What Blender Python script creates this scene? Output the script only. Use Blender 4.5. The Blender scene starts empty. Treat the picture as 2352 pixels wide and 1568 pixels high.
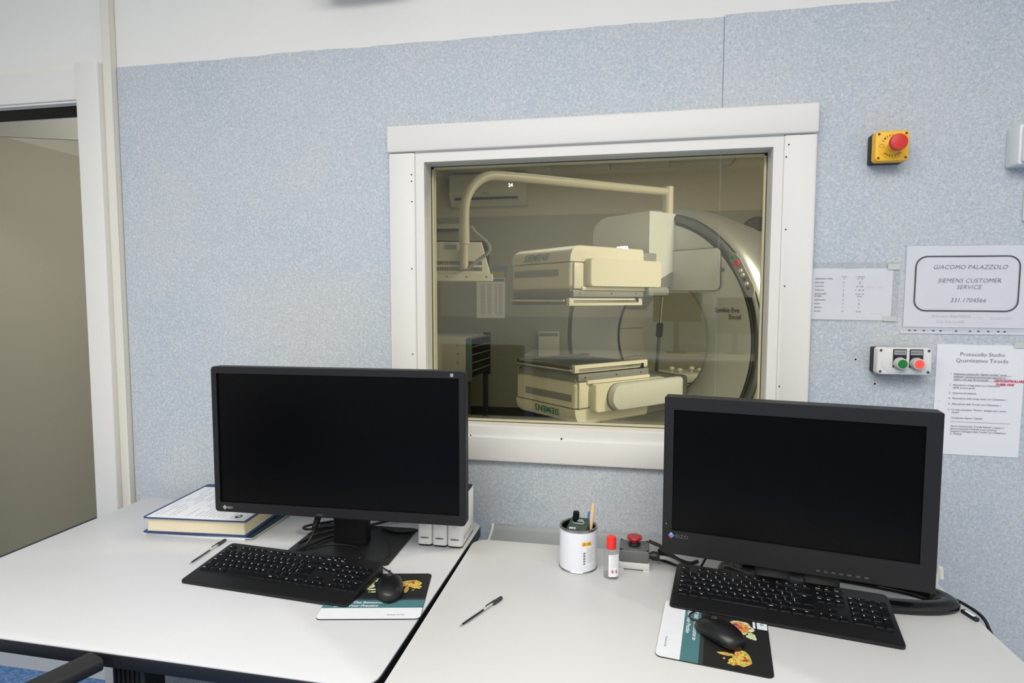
import bpy, bmesh, math, random
from mathutils import Vector, Matrix
PI = math.pi
rnd = random.Random(7)
S = bpy.context.scene
COL = S.collection

# ------------------------------------------------------------------ camera
IMW, IMH, FPX = 2352, 1568, 1372.38
YAW, PIT, ROL = math.radians(10.839), math.radians(-4.084), math.radians(0.0487)
CAM = Vector((0, -1.8176, 1.425))
FW = Vector((-math.sin(YAW)*math.cos(PIT), math.cos(YAW)*math.cos(PIT), math.sin(PIT)))
_r = Vector((math.cos(YAW), math.sin(YAW), 0)); _u = _r.cross(FW)
RT = _r*math.cos(ROL) + _u*math.sin(ROL)
UP = _u*math.cos(ROL) - _r*math.sin(ROL)
cam = bpy.data.objects.new('camera', bpy.data.cameras.new('camera'))
COL.objects.link(cam)
cam.matrix_world = Matrix(((RT.x, UP.x, -FW.x, CAM.x), (RT.y, UP.y, -FW.y, CAM.y), (RT.z, UP.z, -FW.z, CAM.z), (0, 0, 0, 1)))
cam.data.sensor_width = 36; cam.data.lens = FPX/IMW*36
cam.data.clip_start = .02; cam.data.clip_end = 60
S.camera = cam

def at(px, py, axis, val):
    """the place on a plane of the room (axis = value) seen at a pixel"""
    d = RT*((px-IMW/2)/FPX) - UP*((py-IMH/2)/FPX) + FW
    return CAM + d*((val-CAM[axis])/d[axis])

# ------------------------------------------------------------------ exposure, world, room lights
S.view_settings.view_transform = 'Standard'
S.view_settings.look = 'None'
S.view_settings.gamma = 1
S.view_settings.use_curve_mapping = False
S.view_settings.exposure = 0.58
w = bpy.data.worlds.new('world'); S.world = w; w.use_nodes = True
w.node_tree.nodes['Background'].inputs[0].default_value = (.75, .82, .9, 1)
w.node_tree.nodes['Background'].inputs[1].default_value = .25
S.cycles.max_bounces = 10; S.cycles.diffuse_bounces = 5; S.cycles.transparent_max_bounces = 12
S.cycles.use_denoising = True

def area(name, loc, size, power, col=(1, 1, 1), rot=(0, 0, 0)):
    l = bpy.data.lights.new(name, 'AREA'); l.shape = 'RECTANGLE'; l.size, l.size_y = size
    l.energy = power; l.color = col
    o = bpy.data.objects.new(name, l); o.location = loc; o.rotation_euler = rot; COL.objects.link(o)
    return o
# fluorescent ceiling panels of the control room, the scanner room and the passage
area('ceiling_panel_light', (-.35, -2.5, 2.94), (3.0, 1.6), 82, (1, .97, .915))
area('ceiling_panel_light', (-.4, -4.4, 2.94), (2.4, 1.0), 40, (1, .97, .915))
area('scanner_room_light', (1.9, 1.0, 2.80), (.9, .6), 72, (1, .965, .885))
area('scanner_room_light', (-.9, 3.0, 2.86), (1.2, .6), 12, (1, .98, .95))
area('passage_light', (-2.05, 1.0, 2.60), (.4, 1.2), 10, (1, .98, .96))

# ------------------------------------------------------------------ materials
MATS = {}
def lin(c):
    return tuple(((x/255)/12.92 if x/255 <= .04045 else ((x/255+.055)/1.055)**2.4) for x in c)
def mat(name, rgb, rough=.5, metal=0., var=.05, scale=40., bump=0., emit=None, spec=.5, raw=False):
    """procedural plastic / paint / metal: a base colour with slight noise mottling"""
    if name in MATS: return MATS[name]
    m = bpy.data.materials.new(name); m.use_nodes = True
    nt = m.node_tree; b = nt.nodes['Principled BSDF']
    c = rgb if raw else lin(rgb)
    tc = nt.nodes.new('ShaderNodeTexCoord'); nz = nt.nodes.new('ShaderNodeTexNoise')
    nz.inputs['Scale'].default_value = scale; nz.inputs['Detail'].default_value = 4
    nt.links.new(tc.outputs['Object'], nz.inputs['Vector'])
    mx = nt.nodes.new('ShaderNodeMix'); mx.data_type = 'RGBA'
    mx.inputs[6].default_value = (*[max(0, x*(1-var)) for x in c], 1)
    mx.inputs[7].default_value = (*[min(1, x*(1+var)) for x in c], 1)
    nt.links.new(nz.outputs['Fac'], mx.inputs[0]); nt.links.new(mx.outputs[2], b.inputs['Base Color'])
    b.inputs['Roughness'].default_value = rough; b.inputs['Metallic'].default_value = metal
    b.inputs['Specular IOR Level'].default_value = spec
    if bump:
        bp = nt.nodes.new('ShaderNodeBump'); bp.inputs['Strength'].default_value = bump; bp.inputs['Distance'].default_value = .002
        nt.links.new(nz.outputs['Fac'], bp.inputs['Height']); nt.links.new(bp.outputs['Normal'], b.inputs['Normal'])
    if emit:
        b.inputs['Emission Color'].default_value = (*emit[:3], 1); b.inputs['Emission Strength'].default_value = emit[3]
    MATS[name] = m
    return m

def flecked(name, base, light, dark, blue, big, sc=1.0):
    """speckled vinyl: two noise layers of chips over a slowly varying ground"""
    m = bpy.data.materials.new(name); m.use_nodes = True; nt = m.node_tree; N = nt.nodes.new; L = nt.links.new
    b = nt.nodes['Principled BSDF']; b.inputs['Roughness'].default_value = .55; b.inputs['Specular IOR Level'].default_value = .3
    tc = N('ShaderNodeTexCoord')
    def noise(scale, detail=2, off=0):
        mp = N('ShaderNodeMapping'); mp.inputs['Location'].default_value = (off, off*.7, off*.3)
        n = N('ShaderNodeTexNoise'); n.inputs['Scale'].default_value = scale*sc; n.inputs['Detail'].default_value = detail
        L(tc.outputs['Object'], mp.inputs['Vector']); L(mp.outputs['Vector'], n.inputs['Vector']); return n.outputs['Fac']
    def ramp(f, a, c):
        r = N('ShaderNodeMapRange'); r.inputs['From Min'].default_value = a; r.inputs['From Max'].default_value = c
        L(f, r.inputs['Value']); return r.outputs['Result']
    def mix(f, a, c):
        x = N('ShaderNodeMix'); x.data_type = 'RGBA'; L(f, x.inputs[0])
        for i, v in ((6, a), (7, c)):
            if isinstance(v, tuple): x.inputs[i].default_value = (*lin(v), 1)
            else: L(v, x.inputs[i])
        return x.outputs[2]
    g = mix(ramp(noise(1.6, 3), .42, .66), base, big)
    g = mix(ramp(noise(95, 4, 3), .46, .70), g, light)
    g = mix(ramp(noise(88, 5, 11), .52, .74), g, blue)
    g = mix(ramp(noise(120, 3, 31), .55, .70), g, light)
    g = mix(ramp(noise(130, 2, 23), .64, .78), g, dark)
    L(g, b.inputs['Base Color'])
    MATS[name] = m; return m

flecked('vinyl_wall', (186, 190, 193), (204, 206, 206), (120, 136, 158), (156, 173, 194), (173, 184, 194), 1.45)
flecked('vinyl_floor', (70, 112, 165), (120, 150, 190), (40, 70, 120), (52, 96, 155), (64, 106, 162))
flecked('vinyl_cove', (150, 155, 160), (180, 182, 184), (110, 115, 122), (140, 148, 158), (146, 152, 158))
flecked('vinyl_passage', (92, 100, 112), (110, 116, 124), (70, 78, 92), (80, 92, 108), (88, 96, 108))
mat('wall_paint', (229, 227, 221), .7, var=.025, scale=3, bump=.02)
mat('white_trim', (222, 219, 213), .5, var=.015, scale=4)
mat('cream_trim', (222, 218, 206), .4, var=.02, scale=4)
mat('alu_reveal', (205, 204, 200), .35, var=.02)
mat('glazing_bead', (196, 190, 150), .4)
mat('seal_dark', (70, 52, 40), .6)
mat('passage_wall', (182, 178, 162), .6, var=.02, scale=2)
mat('passage_light_wall', (205, 202, 190), .6, var=.02, scale=2)
mat('black_gap', (14, 14, 14), .8)
mat('ceiling_white', (225, 225, 222), .8, var=.02)
mat('far_upper_wall', (192, 187, 168), .7, var=.03, scale=2)
mat('far_lower_wall', (150, 151, 138), .6, var=.04, scale=3)
mat('far_floor', (150, 152, 146), .5, var=.05)
mat('far_dark', (50, 52, 52), .6)
mat('desk_white', (208, 208, 210), .42, var=.012, scale=6)
mat('desk_warm', (210, 209, 207), .42, var=.012, scale=6)
mat('black_edge', (16, 17, 21), .5)
mat('black_steel', (28, 28, 28), .5, var=.08)
mat('tray_grey', (150, 152, 151), .5)
mat('bezel', (26, 26, 29), .5, var=.06, scale=200, spec=.3)
mat('bezel_side', (60, 60, 62), .5)
mat('screen_black', (5, 5, 6), .28, spec=.12)
mat('gloss_black', (12, 12, 13), .12)
mat('stand_black', (16, 16, 17), .45)
mat('kb_black', (19, 19, 20), .48, var=.08, scale=300, spec=.35)
mat('key_black', (13, 14, 17), .55, var=.06, spec=.14)
mat('legend', (215, 218, 220), .6)
mat('mouse_black', (15, 15, 16), .38)
mat('mouse_logo', (90, 92, 94), .4)
mat('cable_black', (14, 14, 15), .5)
mat('cable_grey', (150, 152, 152), .5)
mat('paper', (226, 227, 231), .7, var=.015, scale=10)
mat('paper_sleeve', (206, 208, 214), .28, var=.05, scale=9)
mat('ink', (70, 72, 80), .8)
mat('ink_dark', (50, 52, 62), .7)
mat('ink_light', (158, 160, 166), .8)
mat('ink_red', (205, 50, 75), .7)
mat('tape', (196, 200, 196), .3, var=.05)
mat('book_blue', (28, 62, 110), .55, var=.1, scale=60, bump=.1)
mat('book_pages', (216, 205, 176), .8, var=.06, scale=200)
mat('mag_dark', (18, 48, 60), .4)
mat('mag_white', (220, 221, 224), .5)
mat('binder_white', (226, 226, 226), .4)
mat('tin_white', (214, 217, 224), .3, var=.02)
mat('tin_metal', (176, 176, 176), .25, metal=1.)
mat('tin_inside', (8, 8, 8), .6)
mat('label_white', (222, 224, 226), .5)
mat('label_yellow', (236, 176, 40), .5)
mat('clip_green', (52, 70, 58), .5)
mat('pen_blue', (70, 120, 200), .35)
mat('wood', (214, 182, 140), .6, var=.12, scale=90)
mat('brass', (150, 120, 90), .35, metal=.8)
mat('cap_red', (226, 44, 38), .35)
mat('stop_grey', (92, 93, 92), .45, var=.06)
mat('stop_base', (190, 190, 187), .5)
mat('stop_red', (160, 22, 32), .3)
mat('estop_yellow', (244, 186, 34), .4)
mat('estop_red', (206, 48, 40), .4)
mat('chrome', (225, 225, 225), .12, metal=1.)
mat('hole_brown', (120, 60, 20), .6)
mat('box_white', (222, 224, 226), .35)
mat('control_white', (216, 216, 214), .4)
mat('green_lens', (0, 120, 40), .3)
mat('red_lens', (120, 10, 8), .3, emit=(1, .075, .045, .85))
mat('nameplate', (150, 152, 154), .4)
mat('pad_black', (26, 26, 26), .6)
mat('pad_teal', (72, 118, 122), .6)
mat('pad_grey_strip', (52, 56, 57), .6)
mat('pad_white', (226, 227, 230), .6)
mat('teal_print', (40, 160, 160), .6)
def speckle(name, cols, scale):
    m = bpy.data.materials.new(name); m.use_nodes = True; nt = m.node_tree; b = nt.nodes['Principled BSDF']; b.inputs['Roughness'].default_value = .6
    tc = nt.nodes.new('ShaderNodeTexCoord'); n = nt.nodes.new('ShaderNodeTexNoise'); n.inputs['Scale'].default_value = scale; n.inputs['Detail'].default_value = 3; n.inputs['Distortion'].default_value = 1.5
    r = nt.nodes.new('ShaderNodeValToRGB'); e = r.color_ramp.elements
    for i, c in enumerate(cols):
        p_ = .30+.42*i/(len(cols)-1); q_ = e[i] if i < 2 else e.new(p_); q_.position = p_; q_.color = (*lin(c), 1)
    nt.links.new(tc.outputs['Object'], n.inputs['Vector']); nt.links.new(n.outputs['Fac'], r.inputs[0]); nt.links.new(r.outputs[0], b.inputs['Base Color']); MATS[name] = m
speckle('print_skull', [(60, 45, 25), (205, 90, 40), (215, 180, 110), (225, 195, 60), (90, 180, 60), (190, 60, 35)], 95)
speckle('print_torso', [(90, 50, 130), (170, 60, 110), (215, 120, 50), (225, 180, 80), (200, 80, 50)], 70)
speckle('print_bone', [(40, 38, 28), (190, 195, 140), (222, 228, 180), (205, 210, 150)], 120)
for n_, c_ in dict(p_lime=(205, 215, 150), p_yel=(220, 190, 60), p_org=(220, 130, 60), p_red=(205, 70, 40), p_grn=(80, 180, 60), p_pur=(130, 70, 150), p_sand=(205, 175, 110)).items():
    mat(n_, c_, .6, var=.25, scale=300)
# scanner
mat('arm_silver', (204, 207, 204), .38, var=.02)
mat('scan_white', (224, 221, 207), .35, var=.015, scale=3)
mat('scan_face', (205, 209, 210), .4, var=.02, scale=3)
mat('scan_grey', (138, 142, 142), .45)
mat('scan_dark', (92, 94, 92), .45)
mat('scan_stripe', (140, 144, 146), .4)
mat('scan_silver', (190, 192, 192), .3, metal=.85)
mat('rim_dark', (96, 99, 102), .35, metal=.4)
mat('scan_teal', (20, 130, 120), .5)
mat('arm_white', (196, 192, 176), .4)
mat('cart_teal', (96, 128, 118), .5)
mat('cart_white', (200, 200, 188), .5)
mat('clock_face', (66, 62, 54), .6)
mat('display_glow', (230, 235, 255), .5, emit=(.85, .9, 1, 3))
mat('glint_glow', (255, 255, 255), .5, emit=(1, .98, .92, 12))
mat('vent_dark', (70, 66, 56), .6)
mat('bore_inside', (150, 153, 150), .4)
mat('poster_blue', (120, 135, 160), .6)
mat('poster_yellow', (170, 165, 100), .6)

def clear(name, tint, ior):
    m = bpy.data.materials.new(name); m.use_nodes = True; nt = m.node_tree; nt.nodes.clear()
    o = nt.nodes.new('ShaderNodeOutputMaterial'); mx = nt.nodes.new('ShaderNodeMixShader')
    t = nt.nodes.new('ShaderNodeBsdfTransparent'); g = nt.nodes.new('ShaderNodeBsdfGlossy'); f = nt.nodes.new('ShaderNodeFresnel')
    t.inputs[0].default_value = (*tint, 1); g.inputs['Roughness'].default_value = .01; f.inputs['IOR'].default_value = ior
    ge = nt.nodes.new('ShaderNodeNewGeometry'); mr_ = nt.nodes.new('ShaderNodeMapRange')      # same index from either side
    mr_.inputs['To Min'].default_value = ior; mr_.inputs['To Max'].default_value = 1/ior
    nt.links.new(ge.outputs['Backfacing'], mr_.inputs['Value']); nt.links.new(mr_.outputs['Result'], f.inputs['IOR'])
    nt.links.new(f.outputs[0], mx.inputs[0]); nt.links.new(t.outputs[0], mx.inputs[1]); nt.links.new(g.outputs[0], mx.inputs[2])
    nt.links.new(mx.outputs[0], o.inputs[0]); MATS[name] = m
clear('lead_glass', (.865, .845, .745), 1.62)
clear('clear_plastic', (.93, .94, .94), 1.45)
clear('sleeve_film', (.97, .97, .975), 1.5)
clear('smoke_plastic', (.70, .71, .72), 1.45)

# ------------------------------------------------------------------ mesh builder
def rrect(w, h, r, seg=4, cx=0, cy=0):
    r = max(1e-5, min(r, w/2-1e-5, h/2-1e-5)); p = []
    for qx, qy, a0 in ((1, 1, 0), (-1, 1, 90), (-1, -1, 180), (1, -1, 270)):
        for k in range(seg+1):
            a = math.radians(a0+90*k/seg)
            p.append((cx+qx*(w/2-r)+r*math.cos(a), cy+qy*(h/2-r)+r*math.sin(a)))
    return p
_TXT = {}
def text_geo(s, size, align='CENTER', shear=0., space=1., bold=0., line=1.):
    k = (s, size, align, shear, space, bold, line)
    if k not in _TXT:
        c = bpy.data.curves.new('t', 'FONT'); c.body = s; c.size = size; c.align_x = align; c.shear = shear
        c.space_character = space; c.space_line = line; c.resolution_u = 2; c.offset = bold
        o = bpy.data.objects.new('t', c); me = bpy.data.meshes.new_from_object(o)
        _TXT[k] = ([tuple(v.co) for v in me.vertices], [tuple(p.vertices) for p in me.polygons])
        bpy.data.objects.remove(o); bpy.data.curves.remove(c); bpy.data.meshes.remove(me)
    return _TXT[k]
class MB:
    def __init__(s): s.v = []; s.f = []; s.m = []
    def add(s, vs, fs, m=0, M=None):
        n = len(s.v)
        s.v += [tuple(M @ Vector(v)) for v in vs] if M is not None else [tuple(v) for v in vs]
        s.f += [tuple(i+n for i in f) for f in fs]; s.m += [m]*len(fs); return s
    def box(s, x0, x1, y0, y1, z0, z1, m=0, M=None):
        v = [(x, y, z) for z in (z0, z1) for y in (y0, y1) for x in (x0, x1)]
        return s.add(v, [(0, 2, 3, 1), (4, 5, 7, 6), (0, 1, 5, 4), (2, 6, 7, 3), (0, 4, 6, 2), (1, 3, 7, 5)], m, M)
    def loft(s, rings, m=0, M=None, cap=(True, True), closed=True, loop=False):
        n = len(rings[0]); v = [p for r in rings for p in r]; f = []
        R = len(rings)
        for i in range(R if loop else R-1):
            a, b = i*n, ((i+1) % R)*n
            for j in range(n if closed else n-1):
                k = (j+1) % n; f.append((a+j, a+k, b+k, b+j))
        if closed and not loop:
            if cap[0]: f.append(tuple(range(n-1, -1, -1)))
            if cap[1]: f.append(tuple(range((R-1)*n, R*n)))
        return s.add(v, f, m, M)
    def slab(s, w, h, z0, z1, r=.005, bev=.001, seg=4, m=0, M=None, cx=0, cy=0, bev0=None):
        b0 = bev if bev0 is None else bev0; R = []
        q = lambda d, z: R.append([(x, y, z) for x, y in rrect(w-2*d, h-2*d, max(r-d, 1e-4), seg, cx, cy)])
        if b0: q(b0, z0); q(b0*.3, z0+b0*.3)
        q(0, z0+b0)
        q(0, z1-bev)
        if bev: q(bev*.3, z1-bev*.3); q(bev, z1)
        return s.loft(R, m, M)
    def rbox(s, x0, x1, y0, y1, z0, z1, r=.004, seg=3, m=0, M=None):
        """box with rounded upright edges and softened top and bottom"""
        return s.slab(x1-x0, y1-y0, z0, z1, r, min(r, (z1-z0)*.45), seg, m, M, (x0+x1)/2, (y0+y1)/2)
    def lathe(s, prof, n=32, m=0, M=None, cap=(True, True)):
        return s.loft([[(r*math.cos(2*PI*k/n), r*math.sin(2*PI*k/n), z) for k in range(n)] for r, z in prof], m, M, cap)
    def cyl(s, r, z0, z1, n=20, m=0, M=None, bev=0):
        p = [(r-bev, z0), (r, z0+bev), (r, z1-bev), (r-bev, z1)] if bev else [(r, z0), (r, z1)]
        return s.lathe(p, n, m, M)
    def tube(s, pts, r, n=10, m=0, M=None):
        pts = [Vector(p) for p in pts]; R = []; prev = None
        for i, p in enumerate(pts):
            t = (pts[min(i+1, len(pts)-1)]-pts[max(i-1, 0)]).normalized()
            if prev is None:
                a = Vector((0, 0, 1)) if abs(t.z) < .9 else Vector((1, 0, 0)); prev = t.cross(a).normalized()
            x = (prev-t*prev.dot(t)).normalized(); y = t.cross(x); prev = x
            rr = r[i] if isinstance(r, (list, tuple)) else r
            R.append([tuple(p+x*rr*math.cos(2*PI*k/n)+y*rr*math.sin(2*PI*k/n)) for k in range(n)])
        return s.loft(R, m, M)
    def poly(s, pts, z0, z1, m=0, M=None):
        return s.loft([[(x, y, z0) for x, y in pts], [(x, y, z1) for x, y in pts]], m, M)
    def text(s, t, size, m=0, M=None, **k):
        v, f = text_geo(t, size, **k); return s.add(v, f, m, M)
    def flat(s, pts, m=0, M=None, z=0.):
        return s.add([(x, y, z) for x, y in pts], [tuple(range(len(pts)))], m, M)
    def mesh(s, name, mats):
        me = bpy.data.meshes.new(name); me.from_pydata(s.v, [], s.f)
        for x in ([mats] if isinstance(mats, str) else mats): me.materials.append(MATS[x])
        me.polygons.foreach_set('material_index', s.m)
        me.polygons.foreach_set('use_smooth', [True]*len(s.f))
        me.update(); me.set_sharp_from_angle(angle=math.radians(32))
        return me
    def build(s, name, mats, parent=None, loc=(0, 0, 0), rot=(0, 0, 0)):
        return place(name, s.mesh(name, mats), parent, loc, rot)
def place(name, me, parent=None, loc=(0, 0, 0), rot=(0, 0, 0)):
    o = bpy.data.objects.new(name, me); COL.objects.link(o); o.location = loc; o.rotation_euler = rot
    if parent: o.parent = parent
    return o
def tag(o, label=None, cat=None, group=None, kind=None):
    for k, v in (('label', label), ('category', cat), ('group', group), ('kind', kind)):
        if v: o[k] = v
    return o
def thing(name, label, cat, loc=(0, 0, 0), rz=0., group=None, rot=None):
    o = bpy.data.objects.new(name, None); o.empty_display_size = .02; COL.objects.link(o)
    o.location = loc; o.rotation_euler = rot or (0, 0, rz); return tag(o, label, cat, group)
def struct(o, label=None): return tag(o, label, kind='structure')
def copy_tree(o, parent=None):
    c = o.copy(); COL.objects.link(c)
    if parent: c.parent = parent
    for ch in list(o.children): copy_tree(ch, c)
    return c
def TM(loc=(0, 0, 0), rx=0, ry=0, rz=0, sc=1):
    return Matrix.Translation(loc) @ Matrix.Rotation(rz, 4, 'Z') @ Matrix.Rotation(ry, 4, 'Y') @ Matrix.Rotation(rx, 4, 'X') @ Matrix.Scale(sc, 4)
def arc(cx, cy, r, a0, a1, n):
    return [(cx+r*math.cos(math.radians(a0+(a1-a0)*k/n)), cy+r*math.sin(math.radians(a0+(a1-a0)*k/n))) for k in range(n+1)]
def spline(pts, n=8):
    P = [Vector(p) for p in pts]; P = [P[0]*2-P[1]] + P + [P[-1]*2-P[-2]]; out = []
    for i in range(1, len(P)-2):
        for k in range(n):
            t = k/n; a, b, c, d = P[i-1:i+3]
            out.append(.5*((2*b)+(c-a)*t+(2*a-5*b+4*c-d)*t*t+(3*b-a-3*c+d)*t**3))
    return out+[P[-2]]
WALLM = lambda x, y, z: Matrix.Translation((x, y, z)) @ Matrix.Rotation(PI/2, 4, 'X')      # text upright on the back wall, facing the room

# ================================================================== SETTING: control room
ZD = .74
WX0, WX1, WZ0, WZ1 = -.622, .394, 1.028, 1.846       # clear opening of the observation window
DX0, DX1, DZ = -2.80, -1.852, 2.104                  # doorway on the left
CEIL = 2.95
m = MB().box(-3.1, 2.4, -5.6, 0, -.05, 0)
struct(m.build('floor', 'vinyl_floor'))
m = MB().box(-3.1, 2.4, -5.6, .14, CEIL, CEIL+.06)
struct(m.build('ceiling', 'ceiling_white'))
m = MB()
for a in ((-3.3, DX0, 0, CEIL), (DX0, DX1, DZ, CEIL), (DX1, WX0-.02, 0, CEIL), (WX0-.02, WX1+.02, 0, WZ0-.02), (WX0-.02, WX1+.02, WZ1+.02, CEIL), (WX1+.02, 3.6, 0, CEIL)):
    m.box(a[0], a[1], 0, .14, a[2], a[3])
wall_back = struct(m.build('wall_back', 'wall_paint'))
struct(MB().box(2.4, 2.5, -5.6, .0, 0, CEIL).build('wall_right', 'wall_paint'))
struct(MB().box(-3.2, -3.1, -5.6, .0, 0, CEIL).build('wall_left', 'wall_paint'))
struct(MB().box(-3.2, 2.5, -5.7, -5.6, 0, CEIL).build('wall_front', 'wall_paint'))

# two speckled vinyl sheets glued to the back wall, upper edge cut a little unevenly
def sheet(x0, x1, ztop):
    m = MB(); n = int((x1-x0)/.035); xs = [x0+(x1-x0)*k/n for k in range(n+1)]
    cuts = sorted(set(xs + [c for c in (WX0-.02, WX1+.02) if x0 < c < x1]))
    top = {}; cur = 0
    for x in cuts:
        cur = cur*.6+rnd.uniform(-.0022, .0022); top[x] = ztop+cur
    def band(a, b, za, zb0, zb1):
        m.add([(a, -.004, za), (b, -.004, za), (b, -.004, zb1), (a, -.004, zb0), (a, -.0002, zb0), (b, -.0002, zb1)], [(0, 1, 2, 3), (3, 2, 5, 4)])
    for a, b in zip(cuts, cuts[1:]):
        if a >= WX0-.021 and b <= WX1+.021:
            band(a, b, .12, WZ0-.02, WZ0-.02); band(a, b, WZ1+.02, top[a], top[b])
        else:
            band(a, b, .12, top[a], top[b])
    for x, z in ((x0, top[cuts[0]]), (x1, top[cuts[-1]])):
        m.add([(x, -.004, .12), (x, 0, .12), (x, 0, z), (x, -.004, z)], [(0, 1, 2, 3)])
    return m
sheet(-1.725, .2565, 2.214).build('wall_panel', 'vinyl_wall', wall_back)
sheet(.2590, 2.4, 2.217).build('wall_panel', 'vinyl_wall', wall_back)
MB().box(.2550, .2605, -.0016, -.0002, 1.96, 2.214).build('joint_strip', 'ink_light', wall_back)
m = MB()
for px, py in ((1965, 825), (2009, 881)):
    p = at(px, py, 1, -.0045)
    m.lathe([(.0052, 0), (.0048, .0012), (.0032, .0012), (.0028, -.001)], 14, 0, TM((p.x, -.0045, p.z), rx=PI/2), cap=(True, False))
    m.cyl(.003, 0, .0006, 12, 1, TM((p.x, -.0045, p.z), rx=PI/2))
tag(m.build('wall_plug', ['box_white', 'black_gap'], wall_back), kind='stuff')
struct(MB().box(-1.725, 2.4, -.014, 0, 0, .12).build('baseboard_back', 'vinyl_cove'))

# door frame and passage on the left
m = MB().rbox(DX1-.002, -1.764, -.045, 0, 0, 2.222, .004)
struct(m.build('trim_1', 'white_trim'))
m = MB().rbox(-2.95, DX1-.002, -.034, 0, DZ, 2.206, .006).box(-2.95, DX1, -.026, 0, DZ-.006, DZ+.001)
struct(m.build('trim_2', 'white_trim'))
m = MB().rbox(-1.764, -1.7265, -.024, 0, 0, CEIL-.001, .004).box(-1.735, -1.7262, -.027, -.022, 0, CEIL-.001)
struct(m.build('trim_3', 'cream_trim'))
m = MB().box(DX1-.004, DX1+.0, -.03, .15, 0, DZ).box(DX0, DX0+.004, -.02, .15, 0, DZ)
struct(m.build('trim_4', 'white_trim'))
struct(MB().box(DX0, DX1-.004, .02, .12, DZ-.004, DZ).build('trim_5', 'black_gap'))
XP = -3.159
struct(MB().box(XP-.06, XP, .14, 2.4, 0, 2.7).build('wall_passage_left', 'passage_light_wall'))
o = MB().box(XP, XP+.004, .14, 2.4, .1, 2.253).build('wall_panel', 'passage_wall', bpy.data.objects['wall_passage_left'])
struct(MB().box(XP-.06, -1.72, 2.3, 2.4, 0, 2.7).build('wall_passage_end', 'passage_wall'))
struct(MB().box(-1.76, -1.70, .14, 2.3, 0, 2.7).build('wall_passage_right', 'passage_wall'))
struct(MB().box(XP-.06, -1.70, .14, 2.4, -.05, 0).build('floor_passage', 'vinyl_passage'))
struct(MB().box(XP-.06, -1.70, .14, 2.4, 2.7, 2.76).build('ceiling_passage', 'ceiling_white'))
struct(MB().box(XP, XP+.012, .14, 2.3, 0, .1).build('baseboard_passage', 'vinyl_passage'))
p = at(0, 313, 1, .52); q = at(200, 322, 1, .7)
k = (p.z-CAM.z); yr = .52+1.8176
d = at(200, 322, 1, 0)-CAM; yq = (k/d.z)*d.y+CAM.y
q = at(200, 322, 1, yq); e = (q-p).normalized()
p2 = p-e*.8; q2 = q+e*.3; nrm = Vector((-e.y, e.x, 0))*.015
m = MB().loft([[tuple(a), tuple(b), tuple(b+nrm), tuple(a+nrm)] for a, b in ((p2, q2), (p2+Vector((0, 0, .34)), q2+Vector((0, 0, .34))))])
struct(m.build('trim_6', 'passage_light_wall'))

# observation window
win = struct(thing('window_1', 'wide observation window with white frame and tinted pane in the blue wall', None))
def casing(x0, x1, z0, z1, d=.03):
    return MB().rbox(x0, x1, z0, z1, 0, d, .006, 3, 0, Matrix(((1, 0, 0, 0), (0, 0, -1, 0), (0, 1, 0, 0), (0, 0, 0, 1))))
casing(-.738, .507, 1.877, 1.957, .034).build('top_casing', 'white_trim', win)
casing(-.735, -.649, .999, 1.8755, .028).build('side_casing', 'white_trim', win)
casing(.420, .506, .999, 1.8755, .028).build('side_casing', 'white_trim', win)
casing(-.735, .506, .919, .9985, .028).build('bottom_casing', 'white_trim', win)
m = MB()
for a in ((-.650, WX0, .997, 1.88), (WX1, .421, .997, 1.88), (WX0, WX1, WZ1, 1.88), (WX0, WX1, .997, WZ0)):
    m.box(a[0], a[1], -.020, .0, a[2], a[3])
m.build('inner_frame', 'white_trim', win)
m = MB()
m.box(WX0-.02, WX0, 0, .1, WZ0-.02, WZ1+.02); m.box(WX1, WX1+.02, 0, .1, WZ0-.02, WZ1+.02)
m.box(WX0, WX1, 0, .1, WZ1, WZ1+.02); m.box(WX0, WX1, 0, .1, WZ0-.02, WZ0)
m.build('reveal', 'alu_reveal', win)
m = MB(); g = .0022
for a in ((WX0, WX0+g, WZ0, WZ1), (WX1-g, WX1, WZ0, WZ1), (WX0, WX1, WZ1-g, WZ1), (WX0, WX1, WZ0, WZ0+g)):
    m.box(a[0], a[1], .048, .075, a[2], a[3])
m.build('seal', 'seal_dark', win)
m = MB()
for a in ((WX0+g, WX0+g+.006, WZ0+g, WZ1-g), (WX1-g-.006, WX1-g, WZ0+g, WZ1-g), (WX0+g, WX1-g, WZ1-g-.005, WZ1-g), (WX0+g, WX1-g, WZ0+g, WZ0+g+.004)):
    m.box(a[0], a[1], .050, .056, a[2], a[3])
m.build('glazing_bead', 'glazing_bead', win)
MB().box(WX0+g, WX1-g, .057, .067, WZ0+g, WZ1-g).build('pane', 'lead_glass', win)
for px, py in ((945, 401), (945, 416), (946, 463), (946, 617), (948, 813), (1812, 332), (1806, 360), (1805, 527), (1802, 657), (1790, 887), (1081, 999), (1289, 1008), (1290, 1007)):
    p = at(px, py, 1, -.0285)
    MB().lathe([(.0022, 0), (.0022, .0008), (.0012, .0011)], 10, 0, TM((p.x, -.0278, p.z), rx=PI/2)).build('screw', 'black_gap', win)

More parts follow.
